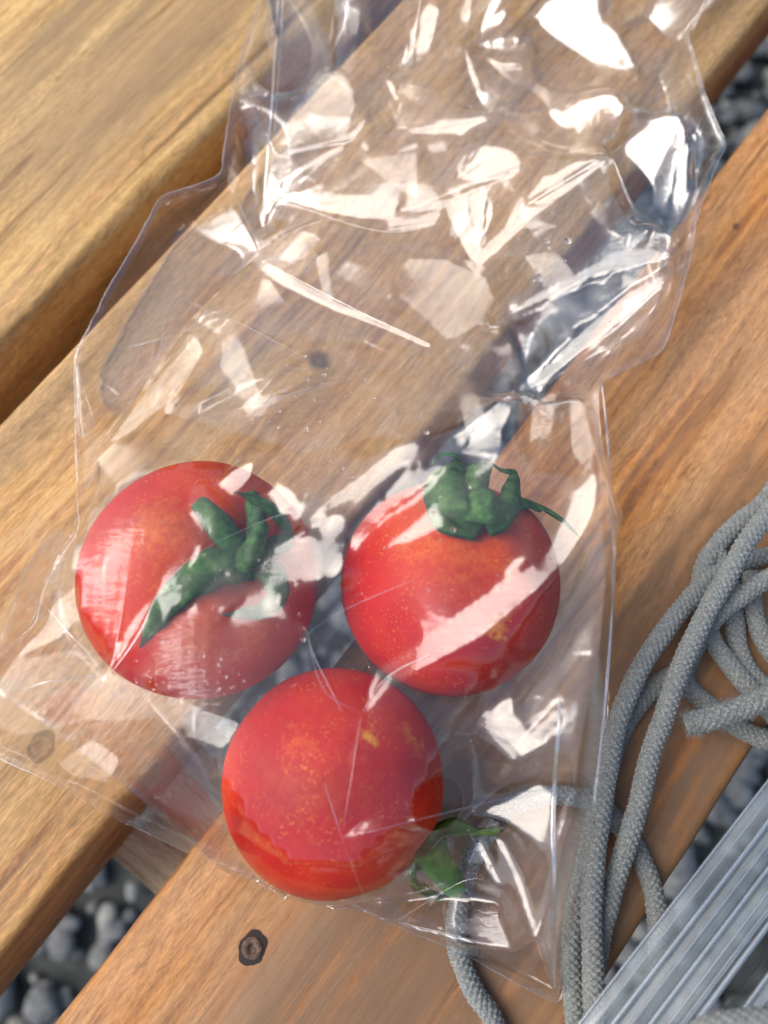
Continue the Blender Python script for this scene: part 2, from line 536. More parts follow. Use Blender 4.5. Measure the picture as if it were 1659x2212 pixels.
# ------------------------------------------------------------------ tomatoes
FLOOR_Z = 0.0006
def tomato_spec(px, py, rpx):
    r = 0.025
    for _ in range(20):
        c = at(px, py, r * 0.94 + FLOOR_Z)
        depth = (c - CAM).dot(ray(829.5, 1106).normalized())
        r = rpx / FPX * depth * 0.985
    return c, r
TS = [tomato_spec(434, 1252, 256), tomato_spec(973, 1264, 240), tomato_spec(720, 1682, 247)]
print("tomatoes", [(tuple(round(v * 1000, 1) for v in c), round(r * 1000, 2)) for c, r in TS])
def on_tomato(i, px, py, lift=0.0):
    """the point of tomato i's skin that the photograph shows there, raised by lift; beside the fruit, the nearest skin point"""
    c, r = TS[i]
    d = ray(px, py).normalized()
    oc = c - CAM
    t = oc.dot(d)
    m2 = oc.length_squared - t * t
    if m2 < r * r:
        p = CAM + d * (t - math.sqrt(r * r - m2))
    else:
        p = CAM + d * t
        if lift == 0:
            p = c + (p - c).normalized() * r
        return p + (CAM - p).normalized() * lift
    return p + (p - c).normalized() * lift

def tomato_mat(name, seed, warm, spots):
    k = NT(name)
    co = k.coords("Object")
    big = k.noise(k.mapping(co, scale=(55, 55, 55), loc=(seed, 0, 0)), 1, 3, 0.5)
    med = k.noise(k.mapping(co, scale=(160, 160, 160), loc=(seed, 2, 0)), 1, 5, 0.65)
    fine = k.noise(k.mapping(co, scale=(1500, 1500, 1500), loc=(seed, 2, 4)), 1, 2, 0.6)
    col = k.ramp(big, [(0.30, (0.36, 0.004, 0.002)), (0.52, (0.50, 0.009, 0.003)), (0.74, (0.60, 0.036, 0.006))])
    sep = k.node("ShaderNodeSeparateXYZ")
    k.link(co, sep.inputs[0])
    sh = k.node("ShaderNodeMapRange", interpolation_type='SMOOTHSTEP')
    k.link(sep.outputs[2], sh.inputs[0])
    sh.inputs[1].default_value = 0.008
    sh.inputs[2].default_value = 0.024
    shoulder = k.math('MULTIPLY', sh.outputs[0], k.ramp(med, [(0.3, 0.25), (0.7, 1.0)]))
    col = k.mix(k.math('MULTIPLY', shoulder, warm), col, (0.66, 0.12, 0.012))
    # flecks of yellow in the skin
    fl = k.math('MULTIPLY', k.ramp(fine, [(0.58, 0.0), (0.66, 1.0)]), k.ramp(med, [(0.42, 0.0), (0.66, 0.95)]))
    col = k.mix(k.math('MULTIPLY', fl, 0.8), col, (0.72, 0.20, 0.03))
    for (v, rad, stg, c2) in spots:
        s = k.node("ShaderNodeVectorMath", operation='DISTANCE')
        s.inputs[1].default_value = v
        k.link(co, s.inputs[0])
        nz = k.noise(k.mapping(co, scale=(500, 500, 500)), 1, 5, 0.7)
        dd = k.math('ADD', s.outputs["Value"], k.math('MULTIPLY', k.math('SUBTRACT', nz, 0.5), rad * 5.0))
        mr = k.node("ShaderNodeMapRange", interpolation_type='SMOOTHSTEP')
        k.link(dd, mr.inputs[0])
        mr.inputs[1].default_value = -rad * 0.6
        mr.inputs[2].default_value = rad * 1.3
        mr.inputs[3].default_value = stg
        mr.inputs[4].default_value = 0
        col = k.mix(mr.outputs[0], col, c2)
    k.link(col, k.b.inputs["Base Color"])
    k.b.inputs["Roughness"].default_value = 0.52
    k.b.inputs["Specular IOR Level"].default_value = 0.15
    k.b.inputs["Subsurface Weight"].default_value = 0.18
    k.b.inputs["Subsurface Radius"].default_value = (1.0, 0.25, 0.1)
    k.b.inputs["Subsurface Scale"].default_value = 0.003
    k.link(k.bump(k.math('ADD', k.math('MULTIPLY', med, 0.7), k.math('MULTIPLY', fine, 0.12)), 0.25, 0.0004), k.b.inputs["Normal"])
    return k.m

def green_mat():
    k = NT("green tomato calyx")
    co = k.coords("Object")
    n = k.noise(k.mapping(co, scale=(420, 420, 420)), 1, 5, 0.65)
    b = k.noise(k.mapping(co, scale=(120, 120, 120)), 1, 3)
    col = k.ramp(n, [(0.3, (0.014, 0.042, 0.010)), (0.55, (0.045, 0.125, 0.028)), (0.75, (0.11, 0.22, 0.05))])
    col = k.mix(k.ramp(b, [(0.5, 0.0), (0.72, 0.75)]), col, (0.025, 0.024, 0.013))
    k.link(col, k.b.inputs["Base Color"])
    k.b.inputs["Roughness"].default_value = 0.7
    k.b.inputs["Specular IOR Level"].default_value = 0.2
    k.link(k.bump(n, 0.4, 0.0004), k.b.inputs["Normal"])
    return k.m
GREEN = green_mat()
def fresh_mat():
    k = NT("fresh green tomato stem")
    co = k.coords("Object")
    n = k.noise(k.mapping(co, scale=(300, 300, 300)), 1, 4, 0.6)
    k.link(k.ramp(n, [(0.3, (0.04, 0.12, 0.018)), (0.7, (0.12, 0.26, 0.04))]), k.b.inputs["Base Color"])
    k.b.inputs["Roughness"].default_value = 0.6
    k.b.inputs["Specular IOR Level"].default_value = 0.25
    k.b.inputs["Subsurface Weight"].default_value = 0.2
    k.b.inputs["Subsurface Scale"].default_value = 0.001
    return k.m
FRESH = fresh_mat()
def drytip():
    k = NT("withered calyx tip")
    k.b.inputs["Base Color"].default_value = (0.045, 0.032, 0.024, 1)
    k.b.inputs["Roughness"].default_value = 0.8
    return k.m
DRY = drytip()

CALYX_V = []
def sepal_mesh(C3, widths, normal_from, thick=0.0004, fold=0.25):
    """a tapered leaf-like strip with a folded middle rib; widths along it; normal points away from normal_from"""
    C, s = catmull(C3, 0.0009)
    n = len(C)
    u = s / s[-1]
    wv = np.interp(u, np.linspace(0, 1, len(widths)), widths)
    T = np.gradient(C, axis=0)
    T /= np.linalg.norm(T, axis=1)[:, None]
    out = C - np.array(normal_from)
    N = out - T * np.sum(out * T, 1)[:, None]
    N /= np.linalg.norm(N, axis=1)[:, None] + 1e-9
    B = np.cross(T, N)
    k = 10
    V = []
    rs = np.random.default_rng(int(abs(C[0][0]) * 1e6) % 991)
    jag = [np.convolve(rs.normal(0, 0.10, n + 4), np.ones(3) / 3, 'same')[:n] for _ in range(2)]
    curl = np.convolve(rs.normal(0, 0.5, n + 8), np.ones(7) / 7, 'same')[:n]
    prof = [(1, 0), (.72, .45), (.30, .75), (0, 1.5), (-.30, .75), (-.72, .45), (-1, 0), (-.55, -.35), (0, .5), (.55, -.35)]
    small = np.minimum(1, wv / 0.002)
    for x, y in prof:
        e = 1 + (jag[0] if x > 0 else jag[1]) * abs(x)
        lift = y * thick * small - (x * x * fold + 0.12 * x * curl) * wv * 0.5
        V.append(C + B * (x * e * wv * 0.5)[:, None] + N * lift[:, None])
    V = np.stack(V, 1).reshape(-1, 3)
    i = np.arange(n - 1)[:, None] * k
    j = np.arange(k)[None, :]
    j2 = (j + 1) % k
    F = np.stack([i + j, i + j2, i + k + j2, i + k + j], -1).reshape(-1, 4).tolist()
    F.append(list(range(k))[::-1])
    F.append([(n - 1) * k + q for q in range(k)])
    return V, F

def make_tomato(i, axis_px, lift_ax, label, warm, spots_px, hum):
    c, r = TS[i]
    root = thing("tomato", label, "tomato", (c.x, c.y, FLOOR_Z), "tomatoes in the clear bag")
    ax = lift_ax
    q = ax.to_track_quat('Z', 'Y')
    bm = bmesh.new()
    bmesh.ops.create_uvsphere(bm, u_segments=72, v_segments=48, radius=1)
    rs = random.Random(i + 3)
    ph = [rs.uniform(0, 6) for _ in range(4)]
    for v in bm.verts:
        th = math.acos(max(-1, min(1, v.co.z)))
        fi = math.atan2(v.co.y, v.co.x)
        rad = 1 - 0.10 * math.exp(-(th / 0.30) ** 2) - 0.02 * math.exp(-((PI - th) / 0.25) ** 2)
        lob = 0.016 * math.sin(5 * fi + ph[0]) * math.exp(-((th - 0.6) / 0.5) ** 2) + 0.007 * math.sin(2 * fi + ph[1]) * math.sin(th) + 0.010 * math.sin(3 * fi + ph[2]) * math.sin(th) ** 2 + 0.012 * math.cos(2 * th + ph[3])
        rad += lob
        v.co *= rad
        v.co.z *= 0.965
    me_mat = tomato_mat("ripe tomato skin %s" % "abc"[i], i * 7.3 + 1, warm,
                        [(tuple(q.inverted() @ (on_tomato(i, sx, sy) - c)), sr, st, sc) for sx, sy, sr, st, sc in spots_px])
    for v in bm.verts:
        v.co *= r
    f = link_bm("fruit", bm, me_mat, root)
    f.rotation_euler = q.to_euler()
    f.location = c - Vector((c.x, c.y, FLOOR_Z))
    return root
def rel(root, o):
    o.parent = root
    o.data.transform(Matrix.Translation(-root.location))
vd = lambda i: (CAM - TS[i][0]).normalized()
def axis_at(i, px, py):
    return (on_tomato(i, px, py) - TS[i][0]).normalized()
YEL, ORG, PALE, BRN = (0.75, 0.33, 0.02), (0.70, 0.16, 0.015), (0.6, 0.33, 0.25), (0.25, 0.12, 0.05)
tom1 = make_tomato(0, None, axis_at(0, 528, 1190), "ripe red tomato with broad green sepals spread flat on its upward face", 0.55,
                   [(345, 1130, 0.0080, 0.55, ORG), (349, 1124, 0.0011, 0.9, BRN), (425, 1385, 0.005, 0.4, ORG), (495, 1435, 0.0035, 0.35, PALE), (545, 1372, 0.0025, 0.35, ORG)], 0)
tom2 = make_tomato(1, None, axis_at(1, 1030, 1085), "ripe red tomato with a thick knobbly green stem stub on its rim", 0.6,
                   [(1080, 1360, 0.0026, 0.75, YEL), (1000, 1175, 0.009, 0.5, ORG), (890, 1185, 0.004, 0.45, ORG)], 0)
ax3 = ((at(975, 1890, 0.018) - TS[2][0]).normalized())
tom3 = make_tomato(2, None, ax3, "ripe plain red tomato flecked with yellow, its green stem poking out underneath", 0.35,
                   [(800, 1590, 0.0022, 0.85, YEL), (880, 1580, 0.0020, 0.6, YEL), (905, 1610, 0.0022, 0.6, YEL), (640, 1600, 0.004, 0.35, ORG), (633, 1474, 0.0008, 0.95, (0.7, 0.45, 0.35)), (680, 1700, 0.012, 0.18, ORG)], 0)

def sepal(root, i, pts, widths, tip=True, fold=0.25, thick=0.0004, cen=None):
    """pts are (px, py, lift above the skin)"""
    P = [on_tomato(i, x, y, l) for x, y, l in pts]
    V, F = sepal_mesh(P, widths, cen or TS[i][0], thick, fold)
    CALYX_V.append(V)
    o = link_mesh("sepal", V, F, GREEN, root)
    o.data.transform(Matrix.Translation(-root.location))
    if tip:
        o.data.materials.append(DRY)
        n = len(V) // 10
        k0 = int((n - 1) * 0.94) * 10
        for p in o.data.polygons:
            if p.index >= k0 and len(p.vertices) == 4:
                p.material_index = 1
    return o
def stem(root, i, pts, rads, name="stem"):
    P = [on_tomato(i, x, y, l) for x, y, l in pts]
    C, s = catmull(P, 0.0006)
    rr = np.interp(s / s[-1], np.linspace(0, 1, len(rads)), rads)
    seg = 18
    ph = np.arange(seg) * 2 * PI / seg
    R = rr[:, None] * (1 + 0.05 * np.sin(4 * ph)[None, :] + 0.06 * np.sin(3 * ph + 1)[None, :] + 0.04 * np.sin(s * 700)[:, None])
    V, F = tube(C, R, seg)
    CALYX_V.append(V)
    o = link_mesh(name, V, clean_faces(F), GREEN, root)
    o.data.transform(Matrix.Translation(-root.location))
    return o
# left tomato: a long broad sepal to the lower left, a stubby one to the upper left, a crossing pair above, one hooked on the right
sepal(tom1, 0, [(545, 1212, .0006), (480, 1222, .0012), (412, 1258, .0010), (352, 1318, .0008), (306, 1394, .0008)], [.0076, .0082, .0062, .0044, .0004], fold=0.12)
sepal(tom1, 0, [(528, 1205, .0010), (495, 1168, .0026), (460, 1132, .0034), (432, 1096, .0026)], [.0064, .0064, .0058, .0040], tip=False, fold=0.5)
sepal(tom1, 0, [(548, 1198, .0010), (546, 1150, .0026), (543, 1110, .0030), (540, 1078, .0020)], [.0044, .0044, .0050, .0036], tip=False, fold=0.35)
sepal(tom1, 0, [(626, 1168, .0008), (592, 1136, .0034), (548, 1110, .0044), (494, 1092, .0044)], [.0036, .0046, .0034, .0004], fold=0.4)
sepal(tom1, 0, [(545, 1208, .0008), (585, 1186, .0014), (612, 1174, .0014), (630, 1160, .0008)], [.0056, .0050, .0036, .0008], tip=False)
sepal(tom1, 0, [(540, 1208, .0008), (580, 1238, .0014), (594, 1284, .0016), (560, 1316, .0014), (512, 1323, .0012), (476, 1326, .0008)], [.0060, .0056, .0052, .0042, .0024, .0004], fold=0.2)
stem(tom1, 0, [(532, 1216, .0003), (534, 1192, .0030), (545, 1152, .0046)], [.0034, .0019, .0015])
# right tomato: a broad folded sepal over the stub, a tall curled one, one reaching out to the right, a thin one behind
stem(tom2, 1, [(1036, 1128, .0003), (1034, 1108, .0026), (1034, 1094, .0038)], [.0050, .0034, .0028])
sepal(tom2, 1, [(1042, 1128, .0010), (1000, 1118, .0040), (972, 1092, .0052), (968, 1060, .0050), (985, 1035, .0036)], [.0070, .0090, .0098, .0080, .0030], tip=False, fold=0.45)
sepal(tom2, 1, [(1040, 1122, .0008), (1020, 1085, .0046), (1028, 1052, .0050), (1048, 1040, .0040)], [.0050, .0056, .0044, .0010], tip=False, fold=0.4)
sepal(tom2, 1, [(1040, 1132, .0008), (1082, 1112, .0022), (1093, 1062, .0042), (1080, 1015, .0050), (1052, 990, .0052)], [.0070, .0056, .0042, .0024, .0004], fold=0.4)
sepal(tom2, 1, [(1060, 1112, .0006), (1110, 1090, .0012), (1165, 1095, .0014), (1210, 1122, .0024), (1250, 1160, .0034)], [.0080, .0050, .0042, .0032, .0008], tip=False, fold=0.2)
sepal(tom2, 1, [(1000, 1080, .0014), (1010, 1015, .0032), (980, 984, .0038), (948, 987, .0038), (932, 1010, .0034)], [.0060, .0034, .0024, .0018, .0005], tip=False)
sepal(tom2, 1, [(1022, 1126, .0006), (968, 1130, .0014), (948, 1104, .0022), (938, 1074, .0026)], [.0080, .0068, .0050, .0010], tip=False, fold=0.3)
# lower tomato: only what shows past its lower right side
C3 = TS[2][0]
def low(px, py, z):
    return at(px, py, z)
def sepal_w(root, P, widths, tip=True, fold=0.4):
    V, F = sepal_mesh(P, widths, C3, 0.0005, fold)
    o = link_mesh("sepal", V, F, FRESH, root)
    o.data.transform(Matrix.Translation(-root.location))
    if tip:
        o.data.materials.append(DRY)
        n = len(V) // 10
        for p in o.data.polygons:
            if p.index >= int((n - 1) * 0.72) * 10 and len(p.vertices) == 4:
                p.material_index = 1
sepal_w(tom3, [low(925, 1835, .014), low(965, 1795, .016), (low(1015, 1797, .016)), low(1060, 1797, .015), low(1088, 1785, .014), low(1080, 1768, .014), low(1045, 1760, .015)], [.0056, .0056, .0052, .0046, .0036, .0022, .0008])
sepal_w(tom3, [low(930, 1860, .012), low(893, 1880, .010), low(902, 1915, .008), low(938, 1938, .007), low(975, 1942, .006)], [.0056, .0042, .0032, .0028, .0014], tip=False)
sepal_w(tom3, [low(930, 1845, .012), low(950, 1830, .012), low(960, 1815, .011), low(958, 1802, .010)], [.0050, .0040, .0028, .0012], tip=False)
P = [low(925, 1830, .014), low(945, 1865, .013), low(968, 1895, .011), low(990, 1925, .009)]
C, s = catmull(P, 0.0006)
V, F = tube(C, np.interp(s / s[-1], [0, .5, .85, 1], [.0038, .0032, .0028, .0019]), 16)
o = link_mesh("stem", V, clean_faces(F), FRESH, tom3)
o.data.transform(Matrix.Translation(-tom3.location))
P = [low(988, 1924, .009), low(1002, 1938, .008), low(1010, 1952, .007), low(1022, 1954, .007), low(1026, 1946, .008)]
C, s = catmull(P, 0.0005)
V, F = tube(C, np.interp(s / s[-1], [0, .5, 1], [.0015, .0010, .0005]), 10)
o = link_mesh("stem_tip", V, clean_faces(F), DRY, tom3)
o.data.transform(Matrix.Translation(-tom3.location))
print("t tomatoes", round(time.time() - T0, 1))
#@@FILM
# ------------------------------------------------------------------ the cord (paths first: the bag lies over one strand)
CR = 0.00225
def path(pts):
    return [at(x, y, z) for x, y, z in pts]
LOOP_UNDER = path([(1120, 2330, .0024), (1062, 2197, .0024), (1029, 2150, .0024), (1004, 2097, .0024), (985, 2035, .0024), (990, 1960, .0024), (1007, 1890, .0024), (1032, 1830, .0024), (1062, 1780, .0024),
                   (1100, 1745, .0024), (1150, 1724, .0024), (1200, 1717, .0024), (1250, 1722, .0024), (1292, 1737, .0025), (1328, 1770, .0025), (1368, 1825, .0024), (1396, 1880, .0024),
                   (1412, 1930, .0024), (1420, 1985, .0024), (1422, 2060, .0024), (1415, 2140, .0024), (1400, 2260, .0024)])
UC, _ = catmull(LOOP_UNDER, 0.0012)

# ------------------------------------------------------------------ the bag: two films of crumpled cellophane
OUT_PX = [(535, -190), (548, -60), (558, 0), (540, 60), (527, 95), (512, 145), (500, 215), (494, 255), (482, 330), (476, 372), (440, 393), (395, 408), (365, 416), (343, 430), (322, 468), (300, 512),
          (262, 574), (228, 632), (196, 698), (170, 748), (161, 782), (162, 870), (165, 980), (168, 1080), (168, 1145), (131, 1205), (101, 1261), (88, 1300), (74, 1348), (40, 1378), (-30, 1440), (-75, 1520),
          (-60, 1610), (0, 1640), (110, 1690), (230, 1757), (320, 1800), (400, 1838), (480, 1868), (560, 1895), (650, 1922), (740, 1945), (850, 1998), (1000, 2060), (1080, 2105), (1130, 2132), (1195, 2163),
          (1214, 2152), (1228, 2080), (1246, 1980), (1266, 1860), (1283, 1760), (1298, 1650), (1309, 1550), (1318, 1420), (1324, 1300), (1323, 1150), (1309, 1040), (1300, 960), (1293, 880), (1300, 828),
          (1360, 796), (1418, 766), (1439, 740), (1456, 690), (1475, 620), (1492, 560), (1500, 500), (1513, 450), (1531, 400), (1553, 345), (1567, 312), (1545, 255), (1523, 200), (1501, 120), (1487, 65), (1520, 25), (1548, 0), (1580, -80), (1600, -190)]
_o = catmull([(x, y, 0) for x, y in OUT_PX + OUT_PX[:1]], 14.0)[0]
_j = np.random.default_rng(3).normal(0, 0.5, (len(_o), 2))
OUT_PX = [(float(p[0] + j[0]), float(p[1] + j[1])) for p, j in zip(_o[:-1], _j)]
def edge_z(py):
    return np.interp(py, [-200, 250, 700, 1000, 1300, 2300], [.017, .015, .011, .006, .0020, .0016])
POLY = [tuple(at(x, y, float(edge_z(y)))) for x, y in OUT_PX]
PW = np.array(POLY)
GD = 0.0005
gx = np.arange(-0.120, 0.118, GD)
gy = np.arange(-0.112, 0.176, GD)
X, Y = np.meshgrid(gx, gy)
def in_poly(px, py, poly):
    """even-odd test, numpy"""
    P = np.asarray(poly, float)
    ins = np.zeros(px.shape, bool)
    x0, y0 = P[:, 0].min(), P[:, 1].min()
    x1, y1 = P[:, 0].max(), P[:, 1].max()
    sel = (px >= x0) & (px <= x1) & (py >= y0) & (py <= y1)
    if not sel.any():
        return ins
    qx, qy = px[sel], py[sel]
    r = np.zeros(qx.shape, bool)
    j = len(P) - 1
    for i in range(len(P)):
        xi, yi, xj, yj = P[i, 0], P[i, 1], P[j, 0], P[j, 1]
        if yi != yj:
            c = ((yi > qy) != (yj > qy)) & (qx < (xj - xi) * (qy - yi) / (yj - yi) + xi)
            r ^= c
        j = i
    ins[sel] = r
    return ins
def dist_poly(x, y, P, closed=True):
    """distance to a polyline and the nearest point on it"""
    best = np.full(x.shape, 1e9)
    nx, ny, nz = np.zeros(x.shape), np.zeros(x.shape), np.zeros(x.shape)
    n = len(P)
    for i in range(n if closed else n - 1):
        a, b = P[i], P[(i + 1) % n]
        d = b[:2] - a[:2]
        t = np.clip(((x - a[0]) * d[0] + (y - a[1]) * d[1]) / (d @ d + 1e-15), 0, 1)
        qx, qy = a[0] + t * d[0], a[1] + t * d[1]
        dd = (x - qx) ** 2 + (y - qy) ** 2
        m = dd < best
        best[m] = dd[m]
        nx[m], ny[m] = qx[m], qy[m]
        nz[m] = (a[2] + t * (b[2] - a[2]))[m]
    return np.sqrt(best), nx, ny, nz
INS = in_poly(X, Y, PW[:, :2])
DO, QX, QY, QZ = dist_poly(X, Y, PW)
SD = np.where(INS, DO, -DO)

def sphere_top(x, y, up=1.0, pad=0.0005):
    h = np.full(x.shape, -1.0)
    for c, r in TS:
        d2 = (x - c.x) ** 2 + (y - c.y) ** 2
        rr = r + pad
        h = np.maximum(h, np.where(d2 < rr * rr, c.z + np.sqrt(np.maximum(rr * rr - d2, 0)), -1))
    return h
def cord_top(x, y):
    sub = np.stack([UC[:, 0], UC[:, 1], UC[:, 2]], 1)[::3]
    d, _, _, zz = dist_poly(x, y, sub, False)
    r = CR + 0.0004
    return np.where(d < r, zz + np.sqrt(np.maximum(r * r - d * d, 0)), 0)
CTOP = cord_top(X, Y)
OBST = np.maximum(sphere_top(X, Y), CTOP + 0.0006)
# sepals and stems hold the film up
CV = np.vstack(CALYX_V)
ci = np.clip(((CV[:, 1] - gy[0]) / GD).round().astype(int), 2, X.shape[0] - 3)
cj = np.clip(((CV[:, 0] - gx[0]) / GD).round().astype(int), 2, X.shape[1] - 3)
CAL = np.full(X.shape, -1.0)
np.maximum.at(CAL, (ci, cj), CV[:, 2] + 0.0007)
for _ in range(6):       # the film bridges from sepal to sepal instead of following each one
    CAL = np.maximum.reduce([CAL, np.roll(CAL, 1, 0) - 0.00004, np.roll(CAL, -1, 0) - 0.00004, np.roll(CAL, 1, 1) - 0.00004, np.roll(CAL, -1, 1) - 0.00004])
OBST = np.maximum(OBST, CAL)
OB2 = OBST.copy()
for _ in range(10):
    OB2 = 0.2 * (OB2 + np.roll(OB2, 1, 0) + np.roll(OB2, -1, 0) + np.roll(OB2, 1, 1) + np.roll(OB2, -1, 1))
OBST = np.where(CAL > 0, np.maximum(OBST, OB2), OBST)
# a membrane stretched from the outline over the tomatoes, slightly blown up
K = 5
from_max = np.maximum.reduce([np.roll(np.roll(OBST, i, 0), j, 1) for i in range(-2, 3) for j in range(-2, 3)])
xc, yc = X[::K, ::K], Y[::K, ::K]
ic, oc, qc = INS[::K, ::K], from_max[::K, ::K], QZ[::K, ::K]
pcx, pcy = proj(xc, yc, 0 * xc + .012)
blow = 4.5 + 0 * np.exp(-((pcx - 700) / 420) ** 2 - ((pcy - 1420) / 380) ** 2)
pressure = blow * (GD * K) ** 2
oc = np.maximum(oc, sphere_top(xc, yc, pad=0.0020))
hull = np.zeros(xc.shape)
def seg_d(a, b):
    d = np.array([b.x - a.x, b.y - a.y])
    t = np.clip(((xc - a.x) * d[0] + (yc - a.y) * d[1]) / (d @ d), 0, 1)
    return np.hypot(xc - a.x - t * d[0], yc - a.y - t * d[1])
cs = [c for c, r in TS]
dh = np.minimum(np.minimum(seg_d(cs[0], cs[1]), seg_d(cs[1], cs[2])), seg_d(cs[2], cs[0]))
tri_in = in_poly(xc, yc, [(c.x, c.y) for c in cs])
dh = np.where(tri_in, 0, dh)
dh = np.minimum(dh, np.hypot(xc - cs[0].x, yc - cs[0].y) - 0.005)
taut = np.where(dh < 0.015, 0.0540 - 14 * np.maximum(dh, 0) ** 2 + 0.0035 * np.exp(-((xc - cs[0].x) ** 2 + (yc - cs[0].y) ** 2) / 0.02 ** 2), -1)      # pulled taut over the three fruits
oc = np.maximum(oc, taut)
hm = np.where(ic, np.maximum(qc, oc), qc)
for it in range(900):
    a = 0.25 * (np.roll(hm, 1, 0) + np.roll(hm, -1, 0) + np.roll(hm, 1, 1) + np.roll(hm, -1, 1)) + pressure * 0.25
    hm = np.where(ic, np.maximum(a, oc), qc)
def upsample(a):
    yi = np.clip(np.arange(X.shape[0]) / K, 0, a.shape[0] - 1.001)
    xi = np.clip(np.arange(X.shape[1]) / K, 0, a.shape[1] - 1.001)
    y0, x0 = yi.astype(int), xi.astype(int)
    fy, fx = (yi - y0)[:, None], (xi - x0)[None, :]
    A = a[y0][:, x0]; B = a[y0][:, x0 + 1]; C = a[y0 + 1][:, x0]; D = a[y0 + 1][:, x0 + 1]
    return A * (1 - fy) * (1 - fx) + B * (1 - fy) * fx + C * fy * (1 - fx) + D * fy * fx
HB = np.where(INS, np.maximum(upsample(hm), OBST), QZ)
HB_BOT = np.maximum(np.where(INS, 0.0008 + (QZ - 0.0008) * np.exp(-DO / 0.016), QZ), CTOP)

def facets(n, amp, seed, stretch=1.0):
    """a piecewise flat crumple: random corner heights joined by triangles"""
    rs = np.random.default_rng(seed)
    x0, x1, y0, y1 = gx[0] - .02, gx[-1] + .02, gy[0] - .02, gy[-1] + .02
    a = 0.5
    pts = np.stack([rs.uniform(x0, x1, n), rs.uniform(y0, y1, n)], 1)
    pts = np.vstack([pts, [(x0, y0), (x1, y0), (x0, y1), (x1, y1)]])
    z = rs.normal(0, amp, len(pts))
    V, _, tri, _, _, _ = delaunay_2d_cdt([Vector(p) for p in pts], [], [], 0, 1e-7)
    V = np.array([v[:] for v in V])
    H = np.zeros(X.shape)
    for t in tri:
        A, B, C = V[t[0]], V[t[1]], V[t[2]]
        i0 = max(0, int((min(A[1], B[1], C[1]) - gy[0]) / GD)); i1 = min(X.shape[0], int((max(A[1], B[1], C[1]) - gy[0]) / GD) + 2)
        j0 = max(0, int((min(A[0], B[0], C[0]) - gx[0]) / GD)); j1 = min(X.shape[1], int((max(A[0], B[0], C[0]) - gx[0]) / GD) + 2)
        if i0 >= i1 or j0 >= j1:
            continue
        x, y = X[i0:i1, j0:j1], Y[i0:i1, j0:j1]
        den = (B[1] - C[1]) * (A[0] - C[0]) + (C[0] - B[0]) * (A[1] - C[1])
        if abs(den) < 1e-14:
            continue
        u = ((B[1] - C[1]) * (x - C[0]) + (C[0] - B[0]) * (y - C[1])) / den
        v = ((C[1] - A[1]) * (x - C[0]) + (A[0] - C[0]) * (y - C[1])) / den
        w = 1 - u - v
        m = (u >= -1e-6) & (v >= -1e-6) & (w >= -1e-6)
        H[i0:i1, j0:j1][m] = (u * z[t[0]] + v * z[t[1]] + w * z[t[2]])[m]
    return H
def ripples(seed, n, amp, lmin, lmax, ang=None, spread=PI):
    rs = np.random.default_rng(seed)
    H = np.zeros(X.shape)
    for _ in range(n):
        a = (rs.uniform(0, PI) if ang is None else ang + rs.uniform(-spread, spread))
        L = rs.uniform(lmin, lmax)
        cx, cy = rs.uniform(gx[0], gx[-1]), rs.uniform(gy[0], gy[-1])
        u = (X - cx) * math.cos(a) + (Y - cy) * math.sin(a)
        v = -(X - cx) * math.sin(a) + (Y - cy) * math.cos(a)
        s = rs.uniform(0.006, 0.02)
        H += amp * L * rs.uniform(-1, 1) * np.abs(((u / L) % 2) - 1) * np.exp(-(u / (2.2 * L)) ** 2 - (v / s) ** 2)
    return H

